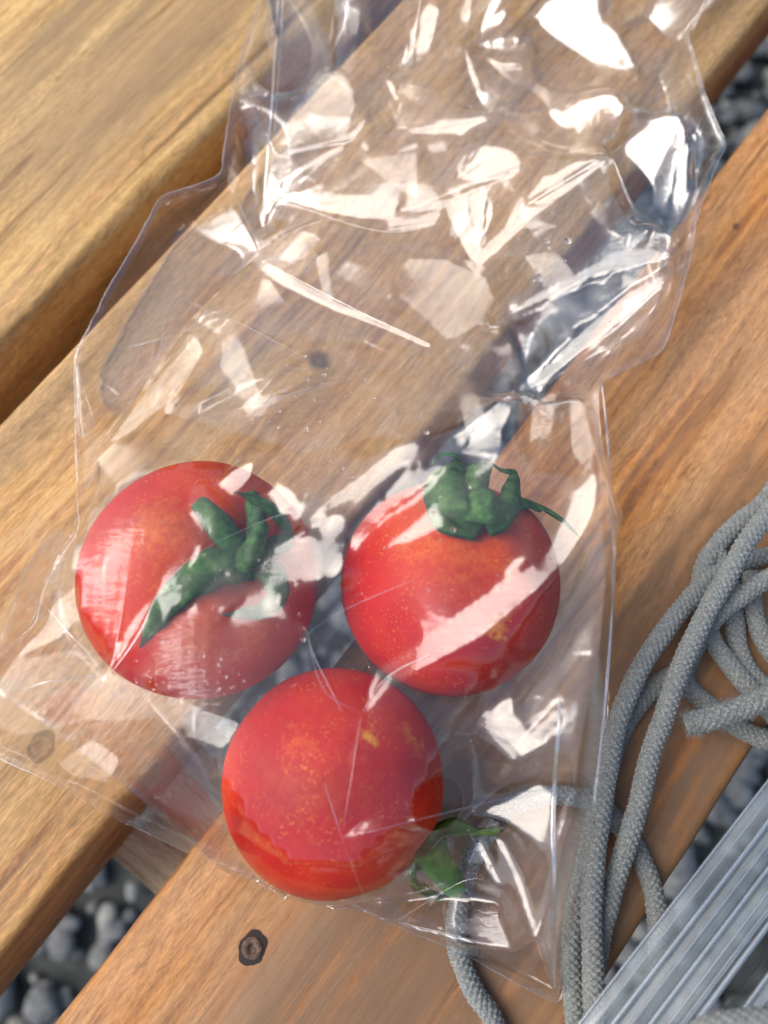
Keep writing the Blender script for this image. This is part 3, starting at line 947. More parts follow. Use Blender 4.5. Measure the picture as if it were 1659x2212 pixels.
# ridges and flats of the upper film that catch the bright sky, and of the film beneath
TOP_B = [
 [(485, 367), (492, 415), (520, 480), (565, 547), (525, 525), (445, 527), (405, 525), (397, 480), (375, 450), (415, 415)],
 [(505, 140), (530, 140), (520, 210), (500, 280), (492, 350), (476, 360), (480, 280), (494, 200)],
 [(795, 255), (760, 300), (700, 345), (635, 380), (602, 430), (615, 390), (645, 367), (725, 320)],
 [(605, 430), (670, 420), (750, 425), (830, 425), (862, 440), (840, 475), (780, 475), (715, 465)],
 [(565, 562), (615, 607), (675, 640), (740, 670), (830, 700), (930, 745), (925, 752), (830, 712), (725, 677), (665, 648), (600, 614)],
 [(570, 380), (590, 380), (600, 425), (575, 490), (565, 490)],
 [(1154, 50), (1175, 10), (1270, -30), (1295, 40), (1330, 65), (1355, 105), (1375, 147), (1310, 132), (1235, 117), (1180, 80)],
 [(1002, 100), (1050, 82), (1110, 72), (1155, 72), (1110, 84), (1055, 92)],
 [(1410, 115), (1415, 30), (1420, -60), (1560, -60), (1520, 30), (1475, 65)],
 [(1415, 125), (1475, 95), (1475, 165), (1472, 220), (1440, 165)],
 [(1180, 232), (1220, 240), (1260, 215), (1305, 200), (1330, 200), (1350, 225), (1340, 250), (1320, 220), (1270, 235), (1245, 272), (1215, 270)],
 [(1475, 228), (1420, 250), (1350, 300), (1360, 320), (1390, 340), (1400, 400), (1425, 350), (1460, 280)],
 [(1475, 235), (1490, 280), (1500, 450), (1495, 545), (1478, 515), (1462, 400)],
 [(985, 385), (1015, 345), (1040, 315), (1110, 330), (1125, 360), (1100, 385), (1045, 395)],
 [(1314, 345), (1244, 350), (1199, 380), (1174, 385), (1134, 435), (1102, 465), (1089, 495), (1049, 530), (1037, 525), (1064, 465), (1049, 415), (1059, 392), (954, 445), (974, 480), (994, 525), (1014, 565), (1034, 575), (1069, 550), (1109, 505), (1159, 460), (1209, 425), (1264, 385)],
 [(845, 452), (905, 440), (980, 440), (1045, 450), (980, 454), (905, 454)],
 [(829, 500), (905, 475), (955, 450), (950, 462), (920, 495), (870, 502)],
 [(1490, 552), (1380, 542), (1330, 550), (1260, 585), (1155, 640), (1040, 715), (1110, 685), (1180, 650), (1280, 595), (1380, 575), (1455, 555)],
 [(1490, 560), (1430, 590), (1360, 630), (1295, 685), (1230, 740), (1179, 790), (1124, 827), (1104, 857), (1005, 936), (916, 1010), (876, 1020), (822, 1080), (747, 1154), (752, 1194), (832, 1115), (871, 1085), (936, 1040), (975, 985), (1035, 985), (1070, 980), (1070, 936), (1094, 906), (1109, 852), (1179, 822), (1253, 762), (1315, 725), (1380, 665), (1445, 610)],
 [(1282, 1020), (1243, 1070), (1199, 1154), (1184, 1184), (1164, 1219), (1094, 1248), (1045, 1288), (975, 1338), (896, 1392), (822, 1442), (806, 1455), (795, 1484), (781, 1541), (806, 1517), (832, 1491), (850, 1477), (936, 1432), (1035, 1372), (1104, 1308), (1134, 1293), (1199, 1229), (1214, 1219), (1253, 1159), (1270, 1125), (1284, 1085)],
 [(936, 1095), (891, 1140), (832, 1184), (881, 1174), (955, 1140)],
 [(1084, 1243), (1104, 1213), (1129, 1208), (1124, 1223), (1094, 1248)],
 [(846, 976), (906, 956), (876, 1005), (807, 1045), (757, 1085), (658, 1139), (693, 1104), (752, 1060), (807, 1015)],
 [(690, 1115), (740, 1120), (755, 1150), (742, 1190), (738, 1230), (720, 1255), (690, 1250)],
 [(547, 1001), (539, 1039), (527, 1051), (511, 1069), (473, 1067), (453, 1061), (479, 1043), (495, 1027), (527, 1011)],
 [(584, 1061), (618, 1057), (634, 1071), (644, 1093), (654, 1099), (648, 1122), (640, 1130), (628, 1099), (616, 1107), (602, 1118), (595, 1087)],
 [(713, 1114), (662, 1150), (598, 1186), (563, 1208), (557, 1235), (543, 1251), (491, 1237), (440, 1247), (384, 1269), (345, 1283), (384, 1291), (438, 1309), (475, 1323), (495, 1317), (527, 1293), (511, 1313), (487, 1343), (535, 1341), (598, 1339), (630, 1351), (662, 1368), (664, 1360), (632, 1343), (602, 1317), (598, 1281), (622, 1265), (648, 1259), (693, 1253), (690, 1162), (672, 1164), (646, 1166), (713, 1126)],
 [(345, 1283), (381, 1247), (411, 1203), (429, 1179), (440, 1173), (423, 1209), (399, 1244), (384, 1262)],
 [(336, 1285), (312, 1310), (283, 1357), (253, 1405), (240, 1456), (268, 1423), (292, 1378), (315, 1340)],
 [(167, 1143), (131, 1203), (101, 1259), (89, 1298), (74, 1351), (86, 1328), (98, 1268), (134, 1209)],
 [(739, 1810), (785, 1772), (825, 1772), (905, 1764), (905, 1775), (839, 1786), (766, 1808)],
 [(1001, 104), (1011, 113), (1032, 175), (1056, 247), (1040, 215), (1018, 167)],
 [(847, 280), (912, 276), (978, 267), (1056, 255), (1040, 269), (1010, 280), (996, 295), (978, 287), (930, 291)],
 [(887, 91), (905, 36), (923, 20), (949, 20), (930, 91), (912, 116), (890, 125), (898, 102), (880, 135), (872, 145), (861, 138), (872, 131)],
 [(989, 33), (1000, 7), (1021, -30), (1014, 40), (1010, 55), (996, 40)],
 [(1036, 47), (1058, 7), (1076, -30), (1090, -30), (1061, 36), (1090, 18), (1097, 22), (1076, 51), (1043, 65)],
 [(832, 176), (847, 207), (854, 222), (865, 171), (858, 204), (843, 182)],
 [(970, 1587), (1040, 1557), (1085, 1517), (1105, 1512), (1100, 1542), (1130, 1577), (1180, 1542), (1210, 1502), (1208, 1547), (1155, 1592), (1175, 1607), (1105, 1647), (1075, 1612), (1045, 1582)],
 [(1024, 1778), (1053, 1752), (1087, 1739), (1140, 1707), (1164, 1696), (1191, 1707), (1183, 1778), (1162, 1821), (1114, 1789), (1087, 1770), (1048, 1760)],
 [(1027, 1815), (1043, 1836), (1082, 1921), (1077, 1916), (1048, 1873)],
 [(1064, 1810), (1085, 1815), (1103, 1858), (1122, 1897), (1156, 2016), (1149, 2022), (1125, 1955), (1106, 1879), (1080, 1836)],
 [(855, 1992), (955, 1966), (1010, 1948), (1075, 1952), (1075, 1987), (1120, 2082), (1075, 2070), (995, 2042)],
 [(-20, 1490), (20, 1478), (34, 1500), (22, 1530), (0, 1540), (-20, 1530)],
]
BOT_B = [
 [(165, 755), (200, 710), (235, 655), (280, 620), (330, 615), (380, 630), (410, 660), (440, 675), (500, 690), (495, 705), (425, 700), (350, 705), (280, 720), (215, 740)],
 [(575, 100), (610, 100), (685, 120), (695, 160), (655, 190), (590, 190), (540, 200), (535, 165), (550, 125)],
 [(629, 240), (676, 182), (712, 160), (749, 182), (770, 226), (749, 269), (712, 298), (658, 313), (600, 327)],
 [(740, 0), (780, 30), (770, 80), (720, 110), (690, 90), (720, 40)],
 [(860, 180), (960, 200), (1060, 240), (1180, 250), (1160, 290), (1040, 300), (940, 250), (860, 230)],
 [(1040, 120), (1150, 150), (1240, 220), (1180, 230), (1100, 190)],
 [(500, 470), (620, 500), (700, 560), (660, 600), (560, 590), (505, 540)],
 [(880, 560), (960, 560), (1050, 600), (1070, 680), (960, 740), (870, 690), (850, 620)],
 [(690, 600), (760, 570), (860, 600), (840, 660), (760, 640)],
 [(380, 770), (420, 720), (440, 760), (380, 860), (230, 960), (300, 860)],
 [(470, 790), (500, 700), (530, 760), (575, 890), (530, 880), (500, 820)],
 [(1260, 470), (1330, 420), (1400, 430), (1430, 470), (1370, 540), (1290, 540)],
 [(1410, 370), (1450, 425), (1475, 515), (1420, 500), (1395, 430)],
 [(1228, 866), (1243, 856), (1278, 896), (1288, 835), (1303, 955), (1253, 1005), (1233, 975)],
 [(990, 870), (1030, 850), (1060, 930), (1010, 960)],
 [(1150, 870), (1200, 850), (1190, 930), (1140, 960)],
 [(0, 1518), (89, 1473), (238, 1456), (298, 1482), (402, 1518), (494, 1554), (494, 1607), (417, 1584), (327, 1554), (208, 1554), (119, 1530), (45, 1548)],
 [(173, 1256), (176, 1310), (190, 1340), (161, 1340), (131, 1375), (60, 1414), (30, 1423), (89, 1340), (134, 1295)],
 [(120, 1650), (200, 1600), (260, 1640), (230, 1690), (150, 1680)],
 [(240, 960), (330, 960), (470, 900), (640, 830), (560, 900), (420, 980), (240, 1060), (200, 1000)],
 [(600, 1460), (700, 1420), (760, 1380), (800, 1440), (780, 1480)],
 [(430, 1530), (520, 1560), (480, 1620), (400, 1590)],
 [(780, 350), (900, 330), (900, 420), (830, 400)],
 [(1130, 560), (1200, 540), (1240, 590), (1170, 630)],
]
L_ = np.array(LDIR)
HALF = SUN_ANG / 2
LOOSE = facets(260, 1.0, 91) > 0.75
FREE = [(700, -200), (1700, -200), (1700, 20), (700, 20)]
def fold_film(hb, h0, polys, obst, lam_len, iters, floor=None, ceil=None):
    """let a film settle so that these facets mirror the bright sky and the others do not (gradient projection, then a screened Poisson fit)"""
    ny, nx = X.shape
    kx = 2 * np.sin(PI * np.fft.rfftfreq(nx)) / GD
    ky = 2 * np.sin(PI * np.fft.fftfreq(ny)) / GD
    k2 = kx[None, :] ** 2 + ky[:, None] ** 2
    lam = 1 / lam_len ** 2
    blend = np.clip(SD / 0.0025, 0, 1)
    blend = blend * blend * (3 - 2 * blend)
    h = hb + (h0 * blend)
    cls = None
    offx, offy = np.zeros(len(polys)), np.zeros(len(polys))
    for it in range(iters):
        if it % 12 == 0:
            px, py = proj(X, Y, h)
            cls = np.zeros(X.shape, np.int8)
            pid = np.full(X.shape, -1, int)
            for ip, p in enumerate(polys):
                m = in_poly(px, py, p) & INS
                cls[m] = 1
                pid[m] = ip
            bm_ = pid >= 0
            pb = pid[bm_]
            cnt = np.maximum(np.bincount(pb, minlength=len(polys)), 1)
            free = in_poly(px, py, FREE) | (LOOSE & ((py < 940) | ((px > 960) & (py > 1480))))
            vx, vy, vz = X - CAM.x, Y - CAM.y, h - CAM.z
            vl = np.sqrt(vx * vx + vy * vy + vz * vz)
            vx, vy, vz = vx / vl, vy / vl, vz / vl
        dx = (np.roll(h, -1, 1) - h) / GD
        dy = (np.roll(h, -1, 0) - h) / GD
        il = 1 / np.sqrt(1 + dx * dx + dy * dy)
        nx_, ny_, nz_ = -dx * il, -dy * il, il
        vn = vx * nx_ + vy * ny_ + vz * nz_
        rx, ry, rz = vx - 2 * vn * nx_, vy - 2 * vn * ny_, vz - 2 * vn * nz_
        ca = np.clip(rx * L_[0] + ry * L_[1] + rz * L_[2], -1, 1)
        ang = np.arccos(ca)
        want = np.where(cls == 1, np.minimum(ang, HALF * 0.35), np.where(free, ang, np.maximum(ang, HALF * 1.08)))
        # rotate r in the plane of r and L so that its angle to L becomes want
        px_, py_, pz_ = rx - ca * L_[0], ry - ca * L_[1], rz - ca * L_[2]
        pl = np.sqrt(px_ ** 2 + py_ ** 2 + pz_ ** 2) + 1e-9
        cw, sw = np.cos(want), np.sin(want) / pl
        rx, ry, rz = cw * L_[0] + sw * px_, cw * L_[1] + sw * py_, cw * L_[2] + sw * pz_
        mx, my, mz = rx - vx, ry - vy, rz - vz
        mz = np.maximum(mz, 0.25)
        tx, ty = np.clip(-mx / mz, -1.3, 1.3), np.clip(-my / mz, -1.3, 1.3)
        chg = (np.abs(want - ang) > 1e-4) & (np.hypot(dx, dy) < 1.6)
        rel_ = np.where(cls == 1, 1.55, 1.15)
        ex, ey = tx - dx, ty - dy
        tx = np.where(chg & INS, dx + rel_ * ex, dx)
        ty = np.where(chg & INS, dy + rel_ * ey, dy)
        # a facet that has not tilted far enough is pushed a little harder, as a whole
        inside = np.bincount(pb, (ang[bm_] < HALF * 0.9).astype(float), len(polys)) / cnt
        mex, mey = np.bincount(pb, ex[bm_], len(polys)) / cnt, np.bincount(pb, ey[bm_], len(polys)) / cnt
        need = np.where(inside < 0.92, 1.0, 0.0)
        offx = np.clip(offx * 0.985 + 0.02 * need * mex, -0.3, 0.3)
        offy = np.clip(offy * 0.985 + 0.02 * need * mey, -0.3, 0.3)
        offx[0] = offy[0] = 0
        tx[bm_] += offx[pb]
        ty[bm_] += offy[pb]
        if it < iters - 12:       # keeps the film from breaking into grains
            tx = 0.6 * tx + 0.1 * (np.roll(tx, 1, 0) + np.roll(tx, -1, 0) + np.roll(tx, 1, 1) + np.roll(tx, -1, 1))
            ty = 0.6 * ty + 0.1 * (np.roll(ty, 1, 0) + np.roll(ty, -1, 0) + np.roll(ty, 1, 1) + np.roll(ty, -1, 1))
        tx, ty = np.clip(tx, -7, 7), np.clip(ty, -7, 7)
        # right-hand side: the adjoint of the forward differences
        rhs = (np.roll(tx, 1, 1) - tx + np.roll(ty, 1, 0) - ty) / GD + lam * hb
        h = np.fft.irfft2(np.fft.rfft2(rhs) / (k2 + lam), s=X.shape)
        h = hb + (h - hb) * blend
        if obst is OBST:
            h = h + 0.012 * HOLD * (hb - h) + 0.25 * HOLD * np.maximum(hb - 0.0035 - h, 0)
        if obst is not None:
            h = np.maximum(h, obst)
        if obst is OBST:      # near its edge the film cannot stand far off its own base
            h = np.minimum(h, np.maximum(hb + 0.0015 + 1.5 * DO, obst))
        if floor is not None:
            h = np.maximum(h, floor)
        if ceil is not None:
            h = np.where(INS, np.minimum(h, ceil), h)
    print('bright facets reached', round(float((ang[(cls == 1) & INS] < HALF).mean()), 3), 'stray', round(float((ang[(cls == 0) & INS & ~free] < HALF).mean()), 3))
    return h
HOLD = np.clip((HB - 0.020) / 0.02, 0, 1)
PXB, PYB = proj(X, Y, HB)
upper = np.clip((1080 - PYB) / 220, 0.12, 1)
low_r = np.clip((PXB - 900) / 150, 0, 1) * np.clip((PYB - 1480) / 80, 0, 1)
crump = facets(210, 0.0019, 21) * 0.9 + facets(700, 0.0006, 22) + ripples(5, 120, 0.10, .0012, .006)
HT = fold_film(HB, crump * np.maximum(upper, 0.6 * low_r), TOP_B, OBST, 0.15, 360)
# sharp creases where the film was folded
CREASES = [[(480, 370), (700, 318), (1000, 262), (1056, 250)], [(1475, 228), (1300, 300), (1100, 372), (829, 470)], [(1475, 228), (1567, 312)], [(1475, 228), (1530, 300), (1555, 330)], [(1475, 228), (1500, 330), (1503, 450), (1497, 545)],
 [(1490, 560), (1330, 700), (1180, 835), (1130, 900)], [(1490, 560), (1510, 300), (1476, 232)], [(942, 750), (760, 665), (565, 562)], [(942, 750), (1100, 690), (1330, 590), (1490, 556)], [(942, 750), (700, 830), (440, 905)],
 [(565, 547), (500, 400), (482, 372)], [(565, 547), (575, 430), (590, 330)], [(600, 432), (575, 490), (568, 545)], [(600, 432), (830, 500), (1000, 470)], [(1002, 100), (1056, 250)], [(1002, 100), (960, 260)], [(1002, 100), (1180, 60)],
 [(1415, 118), (1380, 148), (1290, 120)], [(1415, 118), (1475, 222)], [(162, 782), (300, 745), (500, 690)], [(162, 782), (260, 850), (330, 760)], [(162, 782), (200, 900), (215, 960)], [(215, 962), (330, 780), (360, 620)], [(215, 962), (290, 850), (420, 640)],
 [(240, 1456), (170, 1390), (90, 1300)], [(240, 1456), (90, 1476), (0, 1520)], [(240, 1456), (100, 1510), (0, 1600)], [(240, 1456), (262, 1330), (275, 1240)], [(240, 1456), (300, 1370), (340, 1283)], [(340, 1283), (420, 1200), (560, 1130), (700, 1080)],
 [(665, 1366), (760, 1310), (900, 1250)], [(665, 1366), (680, 1420), (740, 1540)], [(781, 1541), (740, 1800)], [(781, 1541), (700, 1490), (660, 1360)], [(781, 1541), (840, 1460), (960, 1400)], [(739, 1812), (790, 1770)], [(739, 1812), (780, 1920), (800, 1960)], [(739, 1812), (700, 1690)], [(739, 1812), (905, 1770), (1190, 1700)],
 [(1130, 1040), (1125, 900), (1180, 830), (1300, 760), (1420, 690)], [(1130, 1040), (1180, 960), (1300, 880)], [(1190, 1700), (1100, 1600), (1030, 1560)], [(1205, 1515), (1120, 1600)], [(1080, 1925), (1010, 1790)], [(855, 1990), (1010, 1900), (1080, 1925)], [(855, 1990), (1050, 2040), (1110, 2085)],
 [(887, 145), (905, 20), (920, -60)], [(930, 95), (960, -20)], [(860, 200), (880, 60), (890, -60)], [(1040, 60), (1080, -60)], [(985, 385), (1045, 300), (1056, 250)], [(1040, 530), (1049, 400)], [(1140, 440), (1320, 330), (1420, 250)], [(1010, 960), (990, 880), (1010, 700)], [(690, 790), (520, 700), (330, 620)]]
PXT, PYT = proj(X, Y, HT)
rsc = np.random.default_rng(77)
RID = np.zeros(X.shape)
def add_crease(pts, amp, wid):
    P = np.array([(x, y, 0.0) for x, y in pts], float)
    m = 60
    x0, x1, y0, y1 = P[:, 0].min() - m, P[:, 0].max() + m, P[:, 1].min() - m, P[:, 1].max() + m
    sel = (PXT > x0) & (PXT < x1) & (PYT > y0) & (PYT < y1) & INS
    if not sel.any():
        return
    d, qx, qy, _ = dist_poly(PXT[sel], PYT[sel], P, False)
    tot = np.hypot(P[-1, 0] - P[0, 0], P[-1, 1] - P[0, 1]) + 1
    t = np.hypot(qx - P[0, 0], qy - P[0, 1]) / tot
    fade = np.clip((1.05 - t) / 0.5, 0, 1) * (0.75 + 0.25 * np.sin(t * 21))
    v = np.maximum(0, 1 - d / wid) * amp * fade
    RID[sel] = np.where(np.abs(v) > np.abs(RID[sel]), v, RID[sel])
for c in CREASES:
    add_crease(c, rsc.choice([-1, 1], p=[.35, .65]) * rsc.uniform(.00028, .00050), rsc.uniform(6, 9))
    a, b = c[0], c[1]
    for _ in range(3):      # finer creases fan out from the same corner
        L, th = rsc.uniform(40, 170), math.atan2(b[1] - a[1], b[0] - a[0]) + rsc.normal(0, 0.5)
        e = (a[0] + L * math.cos(th), a[1] + L * math.sin(th))
        mid = ((a[0] + e[0]) / 2 + rsc.normal(0, 5), (a[1] + e[1]) / 2 + rsc.normal(0, 5))
        add_crease([a, mid, e], rsc.choice([-1, 1]) * rsc.uniform(.00014, .00032), rsc.uniform(5, 8))
HT = np.maximum(HT + RID * (1 - 0.55 * HOLD), np.where(INS, OBST, HT))
crump2 = facets(160, 0.0011, 31) + facets(500, 0.0003, 32)
HBOT = fold_film(HB_BOT, crump2 * np.clip((1500 - PYB) / 400, 0.35, 1), BOT_B, CTOP, 0.014, 160, floor=0.0006, ceil=np.maximum(HT - 0.0004, 0.0005))
under = np.full(X.shape, 9.0)
for c, r in TS:
    d2 = (X - c.x) ** 2 + (Y - c.y) ** 2
    under = np.where(d2 < r * r, np.minimum(under, c.z - 0.965 * np.sqrt(np.maximum(r * r - d2, 0))), under)
HBOT = np.where(INS, np.maximum(np.minimum(HBOT, under), 0.0003), HBOT)
HTOP = np.where(INS, np.maximum(HT, HBOT + 0.0002), HT)
print("t film solve", round(time.time() - T0, 1))

def film_z(H, x, y):
    j = np.clip((x - gx[0]) / GD, 0, len(gx) - 1.01); i = np.clip((y - gy[0]) / GD, 0, len(gy) - 1.01)
    i0, j0 = int(i), int(j)
    fy, fx = i - i0, j - j0
    return float(H[i0, j0] * (1 - fy) * (1 - fx) + H[i0, j0 + 1] * (1 - fy) * fx + H[i0 + 1, j0] * fy * (1 - fx) + H[i0 + 1, j0 + 1] * fy * fx)
def on_film(px, py, lift=0.0, H=None):
    H = HTOP if H is None else H
    z = 0.02
    for _ in range(12):
        p = at(px, py, z)
        z = 0.5 * z + 0.5 * film_z(H, p.x, p.y)
    p.z = z + lift
    return p

def film_material(name, r0, haze, rough, bump_s):
    k = NT(name)
    k.n.remove(k.b)
    geo = k.node("ShaderNodeNewGeometry")
    dot = k.node("ShaderNodeVectorMath", operation='DOT_PRODUCT')
    co = k.coords("Object")
    n1 = k.noise(k.mapping(co, scale=(260, 900, 400), rot=(0, 0, 0.8)), 1, 3, 0.6)
    n2 = k.noise(k.mapping(co, scale=(2600, 2600, 2600)), 1, 2, 0.5)
    bp = k.bump(k.math('ADD', n1, k.math('MULTIPLY', n2, 0.25)), bump_s, 0.00025)
    k.link(geo.outputs["Incoming"], dot.inputs[0])
    k.link(bp, dot.inputs[1])
    c = k.math('ABSOLUTE', dot.outputs["Value"])
    f = k.math('POWER', k.math('SUBTRACT', 1.0, c, True), 5.0)
    f = k.math('ADD', k.math('MULTIPLY', f, 1 - r0), r0, True)
    tr = k.node("ShaderNodeBsdfTransparent")
    tr.inputs[0].default_value = (0.985, 0.985, 0.985, 1)
    df = k.node("ShaderNodeBsdfDiffuse")
    df.inputs[0].default_value = (0.85, 0.86, 0.88, 1)
    tl = k.node("ShaderNodeBsdfTranslucent")
    tl.inputs[0].default_value = (0.85, 0.86, 0.88, 1)
    hz = k.node("ShaderNodeMixShader")
    hz.inputs[0].default_value = 0.4
    k.link(df.outputs[0], hz.inputs[1])
    k.link(tl.outputs[0], hz.inputs[2])
    a = k.node("ShaderNodeMixShader")
    streak = k.noise(k.mapping(co, scale=(30, 420, 60), rot=(0, 0, -0.55)), 1, 4, 0.6)
    hfac = k.math('MULTIPLY', k.ramp(streak, [(0.42, 0.6), (0.72, 1.7)]), haze)
    k.link(hfac, a.inputs[0])
    k.link(tr.outputs[0], a.inputs[1])
    k.link(hz.outputs[0], a.inputs[2])
    gl = k.node("ShaderNodeBsdfAnisotropic") if False else k.node("ShaderNodeBsdfGlossy")
    gl.inputs["Color"].default_value = (1, 1, 1, 1)
    gl.inputs["Roughness"].default_value = rough
    k.link(bp, gl.inputs["Normal"])
    b = k.node("ShaderNodeMixShader")
    k.link(f, b.inputs[0])
    k.link(a.outputs[0], b.inputs[1])
    k.link(gl.outputs[0], b.inputs[2])
    k.link(b.outputs[0], k.out.inputs[0])
    return k.m
FILM = film_material("clear cellophane", 0.070, 0.007, 0.03, 0.16)
FILM_LOW = film_material("clear cellophane underneath", 0.052, 0.010, 0.10, 0.25)
FILM_MID = film_material("clear cellophane gusset", 0.056, 0.034, 0.06, 0.25)
SEAM = film_material("folded cellophane edge", 0.24, 0.16, 0.12, 0.2)

CREASE = film_material("painted fold glint", 0.22, 0.09, 0.15, 0.2)  # paler and shinier than the film, to paint in fold highlights
hole_c = on_film(946, 1737)
HOLE_R = 0.0052
def film_mesh(name, H, parent, mat, hole=None, mask=None):
    qx, qy = QX, QY
    ins = INS if mask is None else mask
    hx, hy = X.copy(), Y.copy()
    snap = ~INS
    hx[snap], hy[snap] = qx[snap], qy[snap]
    if hole:
        d = np.hypot(X - hole.x, Y - hole.y)
        inh = d < HOLE_R
        s = HOLE_R / np.maximum(d, 1e-6)
        hx = np.where(inh, hole.x + (X - hole.x) * s, hx)
        hy = np.where(inh, hole.y + (Y - hole.y) * s, hy)
        ins = ins & ~inh
    hz = H
    q = ins[:-1, :-1].astype(int) + ins[1:, :-1] + ins[:-1, 1:] + ins[1:, 1:]
    keep = q >= 1
    ny, nx = X.shape
    idx = np.arange(ny * nx).reshape(ny, nx)
    F = np.stack([idx[:-1, :-1][keep], idx[:-1, 1:][keep], idx[1:, 1:][keep], idx[1:, :-1][keep]], 1)
    used = np.zeros(ny * nx, bool)
    used[F.ravel()] = True
    new = np.cumsum(used) - 1
    V = np.stack([hx.ravel()[used], hy.ravel()[used], hz.ravel()[used]], 1)
    return link_mesh(name, V, new[F], mat, parent)
bag = thing("plastic_bag", "crumpled clear cellophane bag holding three tomatoes", "bag")
film_mesh("front_film", HTOP, bag, FILM, hole_c)
film_mesh("back_film", HBOT, bag, FILM_LOW)
# the gusset folded in between the two in the empty upper part of the bag
GOUT = [(560, -190), (575, 0), (540, 150), (520, 300), (500, 420), (440, 520), (350, 640), (260, 760), (300, 830), (470, 860), (640, 905), (800, 880), (960, 840), (1090, 800), (1200, 745), (1330, 700), (1420, 640), (1470, 560), (1500, 420), (1540, 310), (1490, 120), (1470, 40), (1540, -190)]
GM = in_poly(PXB, PYB, GOUT) & INS
HG = HBOT + (HTOP - HBOT) * 0.5 + facets(240, 0.0020, 41) * 0.8 + facets(900, 0.0006, 42) + ripples(6, 90, 0.12, .0012, .006)
film_mesh("gusset_film", np.clip(HG, HBOT + 0.0002, np.maximum(HTOP - 0.0002, HBOT + 0.0003)), bag, FILM_MID, None, GM)
def strip(name, pts, rad, flat=0.45, mat=None, H=None, lift=0.0001):
    P = [on_film(x, y, lift, H) for x, y in pts]
    C, s = catmull(P, 0.0008)
    seg = 8
    a = np.arange(seg) * 2 * PI / seg
    u = s / s[-1]
    R = rad * (1 - 0.85 * np.abs(2 * u - 1) ** 2 if name == 'crease_glint' else 1 - 0.5 * np.abs(2 * u - 1) ** 4)[:, None] * (np.abs(np.sin(a)) * (1 - flat) + flat)[None, :]
    V, F = tube(C, R, seg)
    return link_mesh(name, V, clean_faces(F), mat or SEAM, bag)
# folded edges all round, and the heat seals
def px_edge(i0, i1):
    return [OUT_PX[q] for q in range(i0, i1)]
EDGE = [Vector(POLY[q]) for q in range(len(POLY))]
C, s = catmull(EDGE, 0.001)
V, F = tube(C, 0.00010 * (1 + 0.5 * np.sin(s * 260) * np.sin(s * 97)), 6)
link_mesh("folded_edge", V, clean_faces(F), SEAM, bag)
strip("heat_seal", [(1300, 830), (1308, 900), (1314, 980), (1318, 1080), (1321, 1180), (1321, 1290), (1316, 1400), (1307, 1520), (1296, 1630), (1284, 1740)], 0.00042)
strip("heat_seal", [(1209, 1500), (1207, 1580), (1200, 1640), (1197, 1700), (1194, 1800), (1197, 1880), (1195, 1990), (1197, 2070), (1197, 2130)], 0.00048)
strip("heat_seal", [(602, -60), (600, 20), (594, 110), (588, 220), (580, 320), (572, 420), (568, 485)], 0.00034)
strip("heat_seal", [(612, -60), (608, 60), (600, 180), (592, 300)], 0.00016)
for q, c in enumerate(CREASES):  # added strips whose pale gloss paints in the bright lines along the folds
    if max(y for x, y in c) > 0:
        strip("crease_glint", c, (0.00007, 0.00012, 0.00005)[q % 3], 0.5, CREASE, None, 0.00012)
# beads of condensation on the film
def beads():
    bm = bmesh.new()
    bmesh.ops.create_icosphere(bm, subdivisions=2, radius=1)
    base = np.array([v.co[:] for v in bm.verts])
    tri = np.array([[v.index for v in f.verts] for f in bm.faces])
    bm.free()
    rs = np.random.default_rng(17)
    spots = []
    zones = [(900, 600, 520, 420, 70), (700, 850, 260, 90, 90), (400, 1470, 140, 60, 60), (1150, 560, 90, 50, 16), (1000, 150, 240, 140, 45), (900, 1150, 200, 150, 30), (500, 1300, 160, 160, 12), (640, 1000, 120, 90, 18), (1290, 420, 80, 90, 18)]
    for cx, cy, sx, sy, n in zones:
        for _ in range(n):
            spots.append((rs.normal(cx, sx * .5), rs.normal(cy, sy * .5), abs(rs.normal(0, .00012)) + .00009))
    spots += [(978, 1145, .00052), (740, 1010, .0004), (760, 1030, .0003), (1180, 520, .0006), (1225, 520, .0009), (1165, 600, .0012), (1150, 605, .0006), (1185, 535, .0005)]
    VV, FF, n = [], [], 0
    for x, y, r in spots:
        p = on_film(x, y, 0.0)
        j = int(np.clip((p.x - gx[0]) / GD, 0, len(gx) - 1)); i = int(np.clip((p.y - gy[0]) / GD, 0, len(gy) - 1))
        if not INS[i, j]:
            continue
        st = rs.uniform(0.7, 1.6)
        a = rs.uniform(0, PI)
        P = base * np.array([r * st, r, r * .45])
        P = np.stack([P[:, 0] * math.cos(a) - P[:, 1] * math.sin(a), P[:, 0] * math.sin(a) + P[:, 1] * math.cos(a), P[:, 2]], 1)
        VV.append(P + np.array(p))
        FF.append(tri + n)
        n += len(base)
    k = NT("water bead")
    k.b.inputs["Base Color"].default_value = (1, 1, 1, 1)
    k.b.inputs["Transmission Weight"].default_value = 1
    k.b.inputs["Roughness"].default_value = 0.02
    k.b.inputs["IOR"].default_value = 1.33
    o = link_mesh("condensation", np.vstack(VV), np.vstack(FF), k.m, bag)
    o["kind"] = "stuff"
beads()
print("t bag", round(time.time() - T0, 1))
